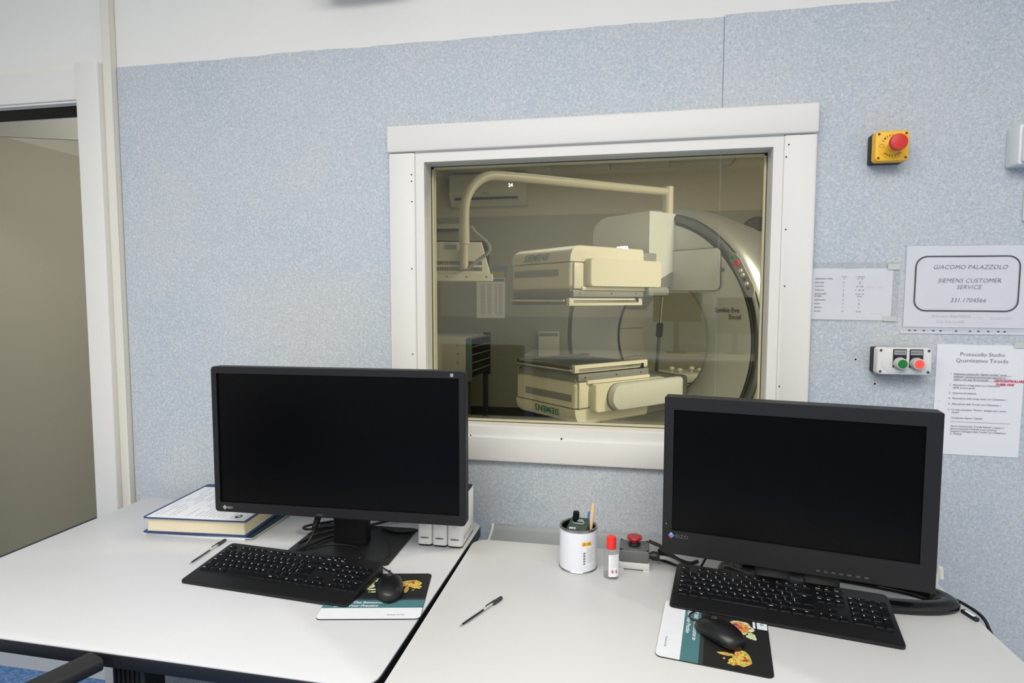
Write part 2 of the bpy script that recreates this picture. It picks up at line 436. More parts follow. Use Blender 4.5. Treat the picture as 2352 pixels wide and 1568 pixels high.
# ================================================================== DESKS
def desk(name, label, x0, x1, yb, yf, top, rz_=0.):
    t = thing(name, label, 'desk', ((x0+x1)/2, (yb+yf)/2, 0), rz_); W, D = x1-x0, yb-yf
    m = MB().slab(W-.004, D-.004, ZD-.004, ZD, .040, .0008, 6, 0)
    m.build('desktop', top, t)
    m = MB().slab(W, D, ZD-.030, ZD-.0035, .042, .002, 6, 0)
    m.build('edge_band', 'black_edge', t)
    for sx in (-1, 1):
        lx = sx*(W/2-.09)
        m = MB().rbox(lx-.034, lx+.034, -D/2+.10, -D/2+.155, .03, ZD-.03, .006)
        for k in range(6): m.box(lx-.030+k*.011, lx-.025+k*.011, -D/2+.096, -D/2+.10, .05, ZD-.04)
        m.build('leg', 'black_steel', t)
        MB().rbox(lx-.03, lx+.03, D/2-.16, D/2-.10, .03, ZD-.03, .006).build('leg', 'black_steel', t)
        MB().rbox(lx-.03, lx+.03, -D/2+.06, D/2-.06, 0, .032, .008).build('foot', 'black_steel', t)
        MB().box(lx-.02, lx+.02, -D/2+.155, D/2-.16, ZD-.07, ZD-.031).build('crossbar', 'black_steel', t)
    if x0 < -1:
        m = MB().rbox(.002, .074, -D/2+.055, -D/2+.115, 0, ZD-.03, .006)
        for k in range(6): m.box(.006+k*.011, .011+k*.011, -D/2+.051, -D/2+.055, .0, ZD-.032)
        m.build('cable_riser', 'black_steel', t)
    MB().box(-W/2+.36, W/2-.36, D/2-.14, D/2-.12, .35, ZD-.05).build('modesty_panel', 'tray_grey', t)
    return t
desk('desk', 'white desk under the left monitor, black edge, nearest the doorway', -1.622, -.4265, -.069, -.872, 'desk_white', math.radians(-.5))
desk('desk', 'white desk under the right monitor, standing off the wall by a grey cable tray', -.4185, .750, -.198, -1.0, 'desk_warm')
# curved steel cable tray in the gap behind the right desk
t = thing('cable_tray', 'curved grey steel cable tray between the right desk and the blue wall', 'cable tray', (0, 0, 0))
prof = [(-.1965, .715), (-.190, .704), (-.170, .692), (-.13, .683), (-.08, .682), (-.045, .688), (-.022, .698), (-.014, .706), (-.012, .712)]
def strip(x0, x1, pr, th):
    return MB().loft([[(x, y, z) for y, z in pr] + [(x, y, z-th) for y, z in reversed(pr)] for x in (x0, x1)])
strip(-.403, .74, prof, .002).build('tray', 'tray_grey', t)
strip(-.410, -.403, [(y, z+.005) for y, z in prof], .010).build('end_lip', 'white_trim', t)
MB().rbox(-.39, -.35, -.012, -.001, .60, .712, .002).build('bracket', 'tray_grey', t)
MB().rbox(.68, .72, -.012, -.001, .60, .712, .002).build('bracket', 'tray_grey', t)

# office chair pushed to the left desk; only an armrest shows
pa = at(214, 1506, 1, -.892); pb = at(95, 1562, 2, pa.z)
ad = (pb-pa); ad.z = 0; ad.normalize()
ang = math.atan2(-ad.x, -ad.y)      # chair faces away from ad
cx = pa+ad*.28
fwd = -ad; side = Vector((fwd.y, -fwd.x, 0))
base = cx - side*.29; base.z = 0
rz = math.atan2(fwd.y, fwd.x)-PI/2
ch = thing('office_chair', 'black office chair with one armrest reaching the front edge of the left desk', 'chair', base, rz)
for sx in (1, -1):
    a = MB().loft([[(sx*.29+x, y, z) for x, z in rrect(.05, .026, .009, 3, 0, pa.z-.013)] for y in (-.02, .0, .26, .285)]).build('armrest', 'black_steel', ch)
    MB().tube([(sx*.29, .15, pa.z-.024), (sx*.285, .13, .58), (sx*.27, .08, .46), (sx*.2, .05, .445)], .019, 10).build('arm_post', 'black_edge', ch)
MB().slab(.46, .46, .43, .50, .08, .02, 5, 0, None, 0, .02).build('seat', 'black_edge', ch)
MB().loft([[(x, -.24-.05*k, .56+.1*k) if False else (x, y-.03*k, .60+.11*k) for x, y in rrect(.40-.03*abs(k-2), .06, .025, 3, 0, -.25)] for k in range(5)]).build('backrest', 'black_edge', ch)
MB().tube([(0, -.24, .66), (0, -.25, .48), (0, -.12, .43)], .02).build('back_stem', 'black_steel', ch)
MB().cyl(.03, .08, .43).build('gas_column', 'black_steel', ch)
for k in range(5):
    a = 2*PI*k/5+.3; c, s_ = math.cos(a), math.sin(a)
    l = MB().tube([(0, 0, .09), (.20*c, .20*s_, .065)], [.025, .014]).build('base_leg', 'black_steel', ch)
    MB().cyl(.025, -.012, .012, 14, 0, TM((.20*c, .20*s_, .026), rx=PI/2, rz=a)).build('castor', 'black_gap', l)

# ================================================================== MONITORS
def logo_mark(m, M, s, mi):
    for k, (dx, dz) in enumerate(((0, s*.5), (s*.5, 0), (0, -s*.5), (-s*.5, 0))):
        m.flat([(dx*.9, dz*.9-s*.46), (dx*.9+s*.46, dz*.9), (dx*.9, dz*.9+s*.46), (dx*.9-s*.46, dz*.9)], mi[k], M)
FR = lambda x, y, z: Matrix.Translation((x, y, z)) @ Matrix.Rotation(PI/2, 4, 'X')
mat('logo_blue', (70, 120, 225), .5); mat('logo_cyan', (80, 200, 210), .5); mat('logo_red', (225, 60, 70), .5); mat('logo_vio', (120, 90, 190), .5)
mat('logo_grey', (150, 152, 155), .5); mat('logo_dim', (105, 107, 110), .5)
def frame_ring(W, H, l, r, tp, bt, dep, rad, bev=.002):
    """bezel: outer rounded rectangle with a real opening for the panel (local x, z; front at y=0)"""
    out = rrect(W, H, rad, 5); inn = []
    cx, cz, iw, ih = (l-r)/2, (bt-tp)/2, W-l-r, H-tp-bt
    inn = rrect(iw, ih, .0008, 5, cx, cz)
    ob = rrect(W-2*bev, H-2*bev, rad-bev, 5)
    R = [[(x, dep, z) for x, z in out], [(x, bev, z) for x, z in out], [(x, 0, z) for x, z in ob], [(x, 0, z) for x, z in inn], [(x, .006, z) for x, z in inn]]
    m = MB().loft([[p for p in r] for r in reversed(R)], 0, None, (False, False))
    return m, (cx, cz, iw, ih)
# left monitor
W1, H1 = .70, .397
ml = thing('monitor', 'widescreen black monitor on the left desk beside the blue register', 'monitor', (-.7455, -.33, ZD), math.radians(1.77))
YF, ZC = -.066, 1.0455-ZD
fr, (cx, cz, iw, ih) = frame_ring(W1, H1, .016, .016, .018, .027, .032, .010)
b = fr.build('bezel', 'bezel', ml, (0, YF, ZC))
m = MB().box(-.004, .004, -.0004, .002, -.004, .004, 0).build('light_sensor', 'logo_grey', b, (W1/2-.034, .0, H1/2-.010))
m = MB(); logo_mark(m, FR(-W1/2+.030, -.0006, -H1/2+.0135), .0075, (0, 0, 0, 0)); m.text('EIZO', .0075, 0, FR(-W1/2+.037, -.0006, -H1/2+.0108), align='LEFT', bold=.0002)
m.build('printed_logo', 'logo_grey', b)
MB().box(-.009, .009, -.0005, .001, -.002, .002).build('power_mark', 'bezel_side', b, (-.045, 0, -H1/2+.008))
MB().box(-iw/2, iw/2, 0, .004, -ih/2, ih/2).build('screen', 'screen_black', ml, (cx, YF+.005, ZC+cz))
m = MB().loft([[(x, YF+.030, ZC+z) for x, z in rrect(W1-.002, H1-.002, .01, 5)], [(x, YF+.038, ZC+z) for x, z in rrect(W1-.012, H1-.012, .01, 5)],
               [(x, YF+.058, ZC+z) for x, z in rrect(W1*.62, H1*.7, .02, 5)], [(x, YF+.066, ZC+z) for x, z in rrect(W1*.56, H1*.6, .02, 5)]])
m.build('back_cover', 'bezel', ml)
MB().rbox(-.048, .048, .015, .05, .0045, .33, .004).build('stand_column', 'stand_black', ml)
MB().slab(.30, .245, 0, .0055, .012, .0012, 5, 0, None, 0, -.0).build('stand_base', 'stand_black', ml, (.0, .032, 0))
# right monitor
W2, H2 = .56, .3825
mr = thing('monitor', 'black monitor turned inward on the right desk, colour diamond logo at its lower left', 'monitor', (.368, -.411, ZD), math.radians(-10.8))
ZC2 = 1.001-ZD
fr, (cx, cz, iw, ih) = frame_ring(W2, H2, .022, .030, .030, .058, .045, .003, .0012)
b = fr.build('bezel', 'bezel', mr, (0, 0, ZC2))
MB().box(-W2/2, W2/2, .004, .0046, -.0003, .0003).build('seam', 'black_gap', b, (0, -.0047, H2/2-.030)) if False else None
for zz in (H2/2-.0295, -H2/2+.0605):
    for x0, x1 in ((-W2/2-.0002, -W2/2+.022), (W2/2-.030, W2/2+.0002)):
        MB().box(x0, x1, -.0003, .03, zz-.0004, zz+.0004).build('seam_line', 'black_gap', b)
m = MB(); logo_mark(m, FR(-W2/2+.021, -.0006, -H2/2+.046), .0085, (0, 1, 2, 3))
m.text('EIZO', .0125, 4, FR(-W2/2+.031, -.0006, -H2/2+.0415), align='LEFT', space=1.1, bold=-.0001)
m.build('printed_logo', ['logo_cyan', 'logo_blue', 'logo_red', 'logo_vio', 'logo_dim'], b)
for k, x in enumerate((.060, .075, .09, .105, .121, .138, .154)):
    MB().rbox(x-.0045, x+.0045, -.0012, .002, -.0022, .0022, .0008).build('menu_button', 'bezel_side', b, (0, 0, -H2/2+.012))
MB().cyl(.0014, 0, .0008, 10, 0, TM((-W2/2+.009, 0, -H2/2+.073), rx=PI/2)).build('sensor_dot', 'logo_grey', b)
MB().box(-iw/2, iw/2, 0, .004, -ih/2, ih/2).build('screen', 'screen_black', mr, (cx, .005, ZC2+cz))
m = MB().loft([[(x, .044, ZC2+z) for x, z in rrect(W2-.002, H2-.002, .006, 4)], [(x, .062, ZC2+z) for x, z in rrect(W2-.016, H2-.016, .01, 4)],
               [(x, .090, ZC2+z) for x, z in rrect(W2*.5, H2*.7, .02, 4)]])
m.build('back_cover', 'bezel_side', mr)
# curved stand: an oval glossy ring base with two bowed uprights
ST = MB(); n = 80; R = []
for k in range(n):
    a = 2*PI*k/n; c, s_ = math.cos(a), math.sin(a); R.append([])
    for dx, z in ((-.05, .0), (0, 0), (.003, .003), (.0045, .008), (.003, .014), (-.002, .020), (-.010, .0245), (-.018, .026), (-.027, .0245), (-.036, .020), (-.044, .013), (-.05, .005)):
        R[-1].append(((.250+dx)*c, (.088+dx*.9)*s_, z))
ST.loft(R, loop=True)
o = ST.build('stand_ring', 'gloss_black', mr, (.100, .106, 0))
MB().slab(.20, .16, .001, .012, .04, .003, 6).build('stand_plate', 'gloss_black', mr, (.0, .092, 0))
for x in (-.03, .075):
    m = MB().loft([[(x+a, y+b_, z) for a, b_ in rrect(.075, .012, .004, 2)] for y, z in ((.055, .01), (.085, .06), (.10, .13), (.085, .20), (.07, .26))])
    m.build('stand_upright', 'stand_black', mr)
MB().rbox(-.07, .115, .06, .09, .16, .30, .006).build('mount_block', 'stand_black', mr)

# ================================================================== KEYBOARDS
KW, KD, HF, HB = .452, .178, .007, .030
def ktop(y): return HF+(HB-HF)*(y+KD/2)/KD
U_ = .01905
def key_mesh(wu, hu, leg, small=False):
    w_, h_ = wu*U_-.0010, hu*U_-.0010
    if small: h_ = .0125
    ins = .0013; m = MB()
    R = [[(x, y, 0) for x, y in rrect(w_, h_, .0015, 2)], [(x, y, .0024) for x, y in rrect(w_-2*ins, h_-2*ins, .0022, 2, 0, .0006)], [(x, y, .0029) for x, y in rrect(w_-2*ins-.0012, h_-2*ins-.0012, .0022, 2, 0, .0006)]]
    m.loft(R, 0, None, (False, True))
    if leg:
        lines = leg.split('|'); sz = .0054 if len(lines[0]) <= 1 else .0036
        if len(lines) == 2 and len(lines[0]) <= 1: sz = .0046
        for i, s_ in enumerate(lines):
            m.text(s_, sz, 1, TM((-w_/2+ins+.0012, h_/2-ins-.0052-(i*.0056) if not small else -.0022, .00305)), align='LEFT', bold=.00016)
    return m.mesh('key', ['key_black', 'legend'])
def keyboard(label, loc, rz):
    t = thing('keyboard', label, 'keyboard', loc, rz, 'black office keyboards')
    m = MB()
    R = []
    for d, zf in ((.0015, 0.), (0, .12), (0, .86), (.001, .97), (.0025, 1.)):
        R.append([(x, y, zf*ktop(y)) for x, y in rrect(KW-2*d, KD-2*d, .010, 5)])
    m.loft(R, 0)
    m.build('body', 'kb_black', t)
    for sx in (-1, 1): MB().loft([[(sx*(KW/2-.0012)+x, y, ktop(y)+z) for x, z in ((-.0007, -.004), (.0007, -.004), (.0007, -.0008), (-.0007, -.0008))] for y in (-KD/2+.012, KD/2-.012)]).build('side_trim', 'bezel_side', t)
    sl = math.atan2(HB-HF, KD)
    cache = {}
    keys = []
    x0 = -KW/2+.0125; yF = KD/2-.022; y1 = yF-.0245
    def put(x, y, wu, hu, leg, small=False): keys.append((x+wu*U_/2, y-(hu-1)*U_/2, wu, hu, leg, small))
    put(x0, yF, 1, 1, 'Esc', True)
    for g_ in range(3):
        for i in range(4): put(x0+(2+g_*4.5+i)*U_, yF, 1, 1, 'F%d' % (g_*4+i+1), True)
    xn = x0+15.3*U_
    for i, s_ in enumerate(('Stamp', 'Bloc', 'Pausa')): put(xn+i*U_, yF, 1, 1, s_, True)
    X = x0
    for s_ in ('|\\', '!|1', '"|2', '£|3', '$|4', '%|5', '&|6', '/|7', '(|8', ')|9', '=|0', "?|'", '^|ì'): put(X, y1, 1, 1, s_); X += U_
    put(X, y1, 2, 1, '<--')
    X = x0; y = y1-U_; put(X, y, 1.5, 1, 'Tab'); X += 1.5*U_
    for s_ in 'QWERTYUIOP': put(X, y, 1, 1, s_); X += U_
    for s_ in ('é|è', '*|+'): put(X, y, 1, 1, s_); X += U_
    put(X+.25*U_, y, 1.25, 2, 'Invio')
    X = x0; y -= U_; put(X, y, 1.75, 1, 'Bloc'); X += 1.75*U_
    for s_ in 'ASDFGHJKL': put(X, y, 1, 1, s_); X += U_
    for s_ in ('ç|ò', '°|à', '§|ù'): put(X, y, 1, 1, s_); X += U_
    X = x0; y -= U_; put(X, y, 1.25, 1, '^'); X += 1.25*U_
    for s_ in ('>|<', 'Z', 'X', 'C', 'V', 'B', 'N', 'M', ';|,', ':|.', '_|-'): put(X, y, 1, 1, s_); X += U_
    put(X, y, 2.75, 1, '^')
    X = x0; y -= U_
    for wu, s_ in ((1.25, 'Ctrl'), (1.25, '::'), (1.25, 'Alt'), (6.25, ''), (1.25, 'AltGr'), (1.25, '::'), (1.25, '[=]'), (1.25, 'Ctrl')): put(X, y, wu, 1, s_); X += wu*U_
    for i, s_ in enumerate(('Ins', '\\', 'Pag+')): put(xn+i*U_, y1, 1, 1, s_)
    for i, s_ in enumerate(('Canc', 'Fine', 'Pag-')): put(xn+i*U_, y1-U_, 1, 1, s_)
    put(xn+U_, y1-3*U_, 1, 1, '^')
    for i, s_ in enumerate('<v>'): put(xn+i*U_, y1-4*U_, 1, 1, s_)
    xk = xn+3.35*U_
    for r_, row in enumerate((('Bloc', '/', '*', '-'), '789', '456', '123')):
        for i, s_ in enumerate(row): put(xk+i*U_, y1-r_*U_, 1, 1, s_)
    put(xk+3*U_, y1-U_, 1, 2, '+'); put(xk+3*U_, y1-3*U_, 1, 2, 'Inv')
    put(xk, y1-4*U_, 2, 1, '0'); put(xk+2*U_, y1-4*U_, 1, 1, '.')
    for x, y, wu, hu, leg, small in keys:
        kk = (wu, hu, leg, small)
        if kk not in cache: cache[kk] = key_mesh(*kk)
        place('key', cache[kk], t, (x, y, ktop(y)-.0004), (sl, 0, 0))
    for i in range(3):
        MB().cyl(.001, 0, .0006, 8).build('status_light', 'legend', t, (xn+.012+i*.016, yF+.011, ktop(yF+.011)-.0001))
    return t
def off(mid, rz, d): return (mid[0]-math.sin(rz)*d, mid[1]+math.cos(rz)*d)
rz1 = math.radians(-4.5); k1 = off((-.8245, -.614), rz1, KD/2)
kb1 = keyboard('black keyboard on the left desk, one corner resting on a mouse pad', (*k1, ZD), rz1)
rz2 = math.radians(-10.1); k2 = off((.3245, -.532), rz2, KD/2)
kb2 = copy_tree(kb1); kb2.location = (*k2, ZD); kb2.rotation_euler = (0, 0, rz2)
kb2['label'] = 'black keyboard on the right desk, under the inward turned monitor with the diamond logo'

# ================================================================== MOUSE PADS, MICE
def mouse_pad(label, loc, rz):
    t = thing('mouse_pad', label, 'mouse pad', loc, rz, 'printed mouse pads')
    PW, PD = .225, .212
    MB().slab(PW, PD, 0, .0022, .012, .0005, 6).build('base', 'pad_black', t)
    z = .0026
    # printed cover sheet: white foot, teal band, dark strip, black picture field
    m = MB()
    def region(y0, y1, mi):
        P = [(x, y) for x, y in rrect(PW-.001, PD-.001, .0115, 6) if y0-1e-6 <= y <= y1+1e-6]
        xl = min(x for x, y in rrect(PW-.001, PD-.001, .0115, 6))
        pts = []
        full = rrect(PW-.001, PD-.001, .0115, 6)
        top = [p for p in full if y0 <= p[1] <= y1]
        if y0 > -PD/2+.002: top += [(-xl, y0), (xl, y0)]
        if y1 < PD/2-.002: top += [(-xl, y1), (xl, y1)]
        c = (0, (y0+y1)/2); top.sort(key=lambda p: math.atan2((p[1]-c[1])/(y1-y0), (p[0]-c[0])/PW))
        m.flat(top, mi, None, .0024)
    region(-PD/2, -.060, 0); region(-.060, -.026, 1); region(-.026, -.018, 2); region(-.018, PD/2, 3)
    m.text('MI 360: The Resource to', .0120, 0, TM((-.088, -.0405, z)), align='LEFT', shear=.2, bold=.0003)
    m.text('Grow Your Practice', .0120, 0, TM((-.088, -.0545, z)), align='LEFT', shear=.2, bold=.0003)
    m.text('Molecular Imaging', .0048, 0, TM((-.088, -.0238, z)), align='LEFT')
    m.text('Answers for life.', .0058, 2, TM((.038, -.0915, z)), align='LEFT', shear=.2)
    # white name tab at the upper left
    m.flat(rrect(.060, .020, .001, 1, -.082, .0945), 0, None, z); m.flat(rrect(.060, .005, .001, 1, -.082, .0790), 0, None, z)
    m.text('SIEMENS', .0105, 4, TM((-.106, .0905, z+.0002)), align='LEFT', bold=.0003)
    # torso picture
    def blob(cx, cy, rx, ry, mi, ph, zz, n=26, j=.16):
        r_ = random.Random(ph)
        hs = [(q_, r_.uniform(-j, j)*1.3/q_**.5, r_.uniform(0, 6.28)) for q_ in range(2, 8)]; n = 44
        pts = []
        for k in range(n):
            a_ = 2*PI*k/n; f_ = 1+sum(c_*math.cos(q_*a_+p_) for q_, c_, p_ in hs)*.6; pts.append((cx+rx*math.cos(a_)*f_, cy+ry*math.sin(a_)*f_))
        m.flat(pts, mi, None, zz)
    blob(-.045, .050, .029, .024, 5, 1, z, 30, .25); blob(-.018, .072, .011, .011, 5, 2, z, 22, .35); blob(-.018, .024, .016, .004, 5, 3, z, 20, .3)
    blob(-.046, .050, .021, .018, 6, 4, z+.0001, 30, .12); blob(-.014, .012, .010, .003, 5, 9, z, 20, .3)
    blob(.068, .052, .027, .017, 7, 11, z, 34, .14); blob(.086, .036, .010, .010, 7, 17, z, 24, .35); blob(.062, .024, .005, .017, 7, 16, z, 24, .3); blob(.078, .020, .003, .002, 7, 19, z)
    m.build('printed_sheet', ['pad_white', 'pad_teal', 'pad_grey_strip', 'pad_black', 'teal_print', 'print_bone', 'print_torso', 'print_skull'], t)
    return t
pad1 = mouse_pad('mouse pad with teal band at the desk seam, partly under the left keyboard', (-.556, -.562, ZD), math.radians(11.5))
pad2 = copy_tree(pad1); pad2.location = (.184, -.588, ZD); pad2.rotation_euler = (0, 0, math.radians(-98.7))
pad2['label'] = 'mouse pad turned sideways with teal band, partly under the right keyboard'
def mouse(label, loc, rz):
    t = thing('computer_mouse', label, 'mouse', loc, rz, 'black mice')
    L_, Wm, Hm = .108, .064, .036; R = []; n = 24; N = 20
    def sec(u):      # u 0 rear .. 1 front
        wv = Wm/2*max(0, 1-abs(2*u-1)**3.2)**.42*(1-.08*u); hv = Hm*(1-abs(2*u*.92-.92+.06)**2.4)**.55
        return wv, hv
    for i in range(N+1):
        u = .002+.996*(1-math.cos(PI*i/N))/2; wv, hv = sec(u); hv = max(hv, .004); ring = []
        for k in range(n):
            a = 2*PI*k/n; c, s_ = math.cos(a), math.sin(a)
            x = wv*math.copysign(abs(c)**.9, c); z = hv*.42+(hv*.58*s_ if s_ > 0 else hv*.40*math.copysign(abs(s_)**.6, s_))
            ring.append((x*(.93 if s_ < -.5 else 1), (u-.5)*L_, max(z, .0005)))
        R.append(ring)
    MB().loft(R).build('shell', 'mouse_black', t)
    MB().cyl(.0095, -.003, .003, 18, 0, TM((0, .034, .0275), ry=PI/2)).build('scroll_wheel', 'kb_black', t)
    m = MB().lathe([(.0058, 0), (.0058, .0004), (.0048, .0004), (.0048, 0)], 20, 0, None, (False, False)); m.text('hp', .0075, 0, TM((0, -.0022, .0003)), shear=.3)
    m.build('printed_logo', 'mouse_logo', t, (0, .012, .0362), (-.09, 0, 0))
    return t
ms1 = mouse('black mouse on the pad at the desk seam, between torso and skull pictures', (-.533, -.548, ZD+.0025), math.radians(22))
ms2 = copy_tree(ms1); ms2.location = (.192, -.598, ZD+.0025); ms2.rotation_euler = (0, 0, math.radians(40))
ms2['label'] = 'black mouse lying diagonally on the sideways pad of the right desk'
def cable(name, label, pts, r, mt, group=None, n=8):
    return tag(MB().tube(spline(pts, 8), r, n).build(name, mt), label, 'cable', group)
cable('mouse_cable', 'thin black cable running from the left mouse under the keyboard', [(-.548, -.499, .752), (-.556, -.47, .747), (-.575, -.45, .744), (-.60, -.43, .7435), (-.62, -.40, .7435), (-.61, -.36, .748), (-.66, -.25, .748)], .0016, 'cable_black')
cable('mouse_cable', 'thin black cable bending from the right mouse under the keyboard', [(.158, -.557, .752), (.148, -.545, .747), (.142, -.527, .745), (.150, -.510, .7445), (.165, -.500, .7445)], .0016, 'cable_black')

# ================================================================== REGISTER, MAGAZINES, PENS
def slabthing(name, label, cat, loc, rz, w_, d_, z0, z1, mt, group=None, r=.003):
    o = MB().slab(w_, d_, 0, z1-z0, r, .0004, 3).build(name, mt, None, (loc[0], loc[1], z0), (0, 0, rz))
    return tag(o, label, cat, group)
BK = (-1.219, -.198); BR = math.radians(4.5)
t = thing('magazine', 'white magazine lying lowest beneath the blue register', 'magazine', (-1.222, -.196, ZD), math.radians(3))
MB().slab(.318, .300, 0, .0045, .002, .0006, 2).build('pages', 'mag_white', t)
MB().slab(.319, .301, .0045, .0052, .002, .0002, 2).build('cover', 'mag_white', t)
t = thing('magazine', 'dark green covered magazine sticking out right under the blue register', 'magazine', (-1.185, -.190, ZD+.0055), math.radians(1))
MB().slab(.300, .300, 0, .003, .002, .0004, 2).build('pages', 'mag_white', t)
MB().slab(.302, .302, .003, .0042, .002, .0003, 2).build('cover', 'mag_dark', t)
bk = thing('register_book', 'thick blue hardcover register with a printed white cover sheet', 'book', (*BK, ZD+.0105), BR)
BW, BD, BH = .318, .310, .046
MB().slab(BW, BD, 0, .004, .006, .001, 4).build('back_cover', 'book_blue', bk)
MB().slab(BW, BD, BH-.004, BH, .010, .0012, 4).build('front_cover', 'book_blue', bk)
m = MB().loft([[(x, y, z) for x, y in rrect(BW-.018-d, BD-.014-d, .002, 1)] for z, d in ((.004, .0), (.012, .003), (.030, .004), (BH-.004, 0))])
m.build('page_block', 'book_pages', bk)
MB().loft([[(x, BD/2-.004+dy, z) for dy, z in ((0, .002), (.006, .012), (.007, .023), (.006, .034), (0, BH-.002), (-.006, BH-.004), (-.006, .004))] for x in (-BW/2+.004, BW/2-.004)]).build('spine', 'book_blue', bk)
m = MB().slab(BW-.018, BD-.034, BH+.0002, BH+.0006, .001, 0, 1, 0, None, .002, -.015)
r_ = random.Random(3)
for i in range(19):
    x = -.132+i*.0137; y = -.135
    while y < .09:
        l = r_.uniform(.02, .10)
        if r_.random() < .75: m.flat([(x, y), (x+.0017, y), (x+.0017, min(y+l, .105)), (x, min(y+l, .105))], 1, None, BH+.0009)
        y += l+r_.uniform(.006, .04)
m.flat([(.118+.010*math.cos(a), -.122+.013*math.sin(a)) for a in [2*PI*k/18 for k in range(18)]], 2, None, BH+.0009)
m.flat([(.118+.004*math.cos(a), -.120+.005*math.sin(a)) for a in [2*PI*k/12 for k in range(12)]], 0, None, BH+.0011)
m.build('cover_sheet', ['paper', 'ink_light', 'vent_dark'], bk)

def pen(label, a, b, cap, z=ZD+.0045):
    a, b = Vector((a[0], a[1], z)), Vector((b[0], b[1], z)); L_ = (b-a).length
    t = thing('ballpoint_pen', label, 'pen', a, 0, 'clear ballpoint pens')
    t.rotation_euler = (0, PI/2, math.atan2((b-a).y, (b-a).x))
    MB().lathe([(.0010, .009), (.0032, .018), (.0042, .026), (.0042, L_*.78)], 6).build('barrel', 'clear_plastic', t)
    MB().lathe([(.0004, 0), (.0009, .003), (.0016, .009)], 10).build('tip', 'chrome', t)
    MB().cyl(.0017, .009, L_*.55, 8).build('ink_tube', 'key_black', t)
    MB().cyl(.0014, L_*.55, L_*.78, 8).build('refill_tube', 'label_white', t)
    c = MB().lathe([(.0045, L_*.78), (.0047, L_*.8), (.0045, L_*.97), (.003, L_)], 12).build('cap', cap, t)
    MB().box(-.006, -.0044, -.0012, .0012, L_*.60, L_*.82).build('clip', cap, c)
    return t
pen('clear ballpoint pen lying along the left end of the left keyboard', (-1.096, -.508), (-1.106, -.352), 'pad_grey_strip')
pen('clear pen with a dark cap lying alone on the right desk', (-.333, -.660), (-.271, -.525), 'pad_grey_strip')

# ================================================================== WHITE BOXES BEHIND THE LEFT MONITOR
zt = at(1093, 1110, 1, -.133).z-ZD
for k, (x0, x1, lb) in enumerate(((-.5640, -.5225, 'leftmost'), (-.5215, -.4790, 'middle'), (-.4780, -.4355, 'rightmost'))):
    t = thing('media_box', '%s of three upright white boxes with black lids behind the left monitor' % lb, 'box', ((x0+x1)/2, -.205, ZD), math.radians(1), 'white boxes behind the left monitor')
    w_ = x1-x0; D_ = .142
    MB().slab(w_, D_, .005, zt-.004, .009, .001, 4).build('case', 'binder_white', t)
    MB().slab(w_-.002, D_-.004, 0, .006, .009, .0005, 4).build('foot', 'black_edge', t)
    MB().slab(w_-.003, D_-.012, zt-.0045, zt, .006, .0008, 4).build('lid', 'bezel', t)
    m = MB().text('SIEMENS', .0062, 0, FR(0, -D_/2-.0004, .022), bold=.0002); m.text('S/N 104', .003, 0, FR(0, -D_/2-.0004, .058)); m.build('printed_name', 'ink_dark', t)
    if k == 2:
        m = MB()
        for i in range(5): m.box(.0, .0005, -.05+i*.018, -.04+i*.018, .02+i*.0, .028)
        m.build('side_marks', 'ink_light', t, (w_/2-.0001, .0, .0))

# cables behind the left monitor
cable('power_cable', 'black cable looping left under the left monitor', [(-.80, -.20, .752), (-.86, -.22, .750), (-.905, -.255, .752), (-.93, -.235, .75), (-.89, -.20, .752), (-.82, -.16, .752), (-.76, -.15, .752)], .0038, 'cable_black')
t = thing('ferrite_cable', 'black cable hanging from the left monitor with a cylindrical ferrite', 'cable')
MB().tube(spline([(-.836, -.292, .842), (-.838, -.30, .828), (-.842, -.315, .80), (-.848, -.345, .765), (-.862, -.36, .748), (-.885, -.345, .746), (-.875, -.30, .75), (-.84, -.25, .75), (-.79, -.17, .75)], 8), .0034).build('cord', 'cable_black', t)
MB().tube([(-.8385, -.302, .832), (-.839, -.305, .829), (-.8435, -.325, .794), (-.8445, -.330, .790)], [.007, .0088, .0088, .007], 14).build('ferrite', 'cable_black', t)
cable('video_cable', 'black cable lying across the stand base of the left monitor toward the wall', [(-.865, -.40, .7505), (-.84, -.345, .752), (-.82, -.30, .752), (-.78, -.235, .752), (-.72, -.16, .75), (-.66, -.10, .75)], .0042, 'cable_black')
cable('power_cable', 'black cable curving right behind the left monitor column', [(-.70, -.20, .752), (-.65, -.215, .75), (-.595, -.20, .75), (-.575, -.17, .75), (-.575, -.12, .75)], .0042, 'cable_black')
cable('keyboard_cable', 'thin black cable from the left keyboard over the monitor base', [(-.66, -.436, .765), (-.662, -.425, .757), (-.675, -.38, .7475), (-.72, -.335, .7475), (-.79, -.33, .7475), (-.83, -.36, .7475)], .0016, 'cable_black')

# ================================================================== TIN WITH PENS
TC = (-.1135, -.318); TR = .0485
ztin = at(1329, 1203, 1, TC[1]).z-ZD
tin = thing('pen_tin', 'white metal tin with a radiation label holding pens and a clip box', 'tin', (*TC, ZD))
MB().lathe([(TR-.004, .0012), (TR-.001, .004), (TR-.001, ztin-.010), (TR-.003, ztin-.004), (TR-.0045, ztin-.004), (TR-.0045, .004), (.002, .004)], 48, 0, None, (True, True)).build('body', ['tin_white'], tin)
MB().lathe([(TR-.005, 0), (TR-.0002, .0004), (TR+.0004, .0022), (TR-.0009, .0042)], 48, 0, None, (False, False)).build('bottom_rim', 'tin_metal', tin)
MB().lathe([(TR-.006, ztin-.006), (TR-.0008, ztin-.007), (TR+.0004, ztin-.0045), (TR, ztin-.0015), (TR-.003, ztin), (TR-.0055, ztin-.003), (TR-.0055, ztin-.012)], 48, 0, None, (False, False)).build('top_rim', 'tin_metal', tin)
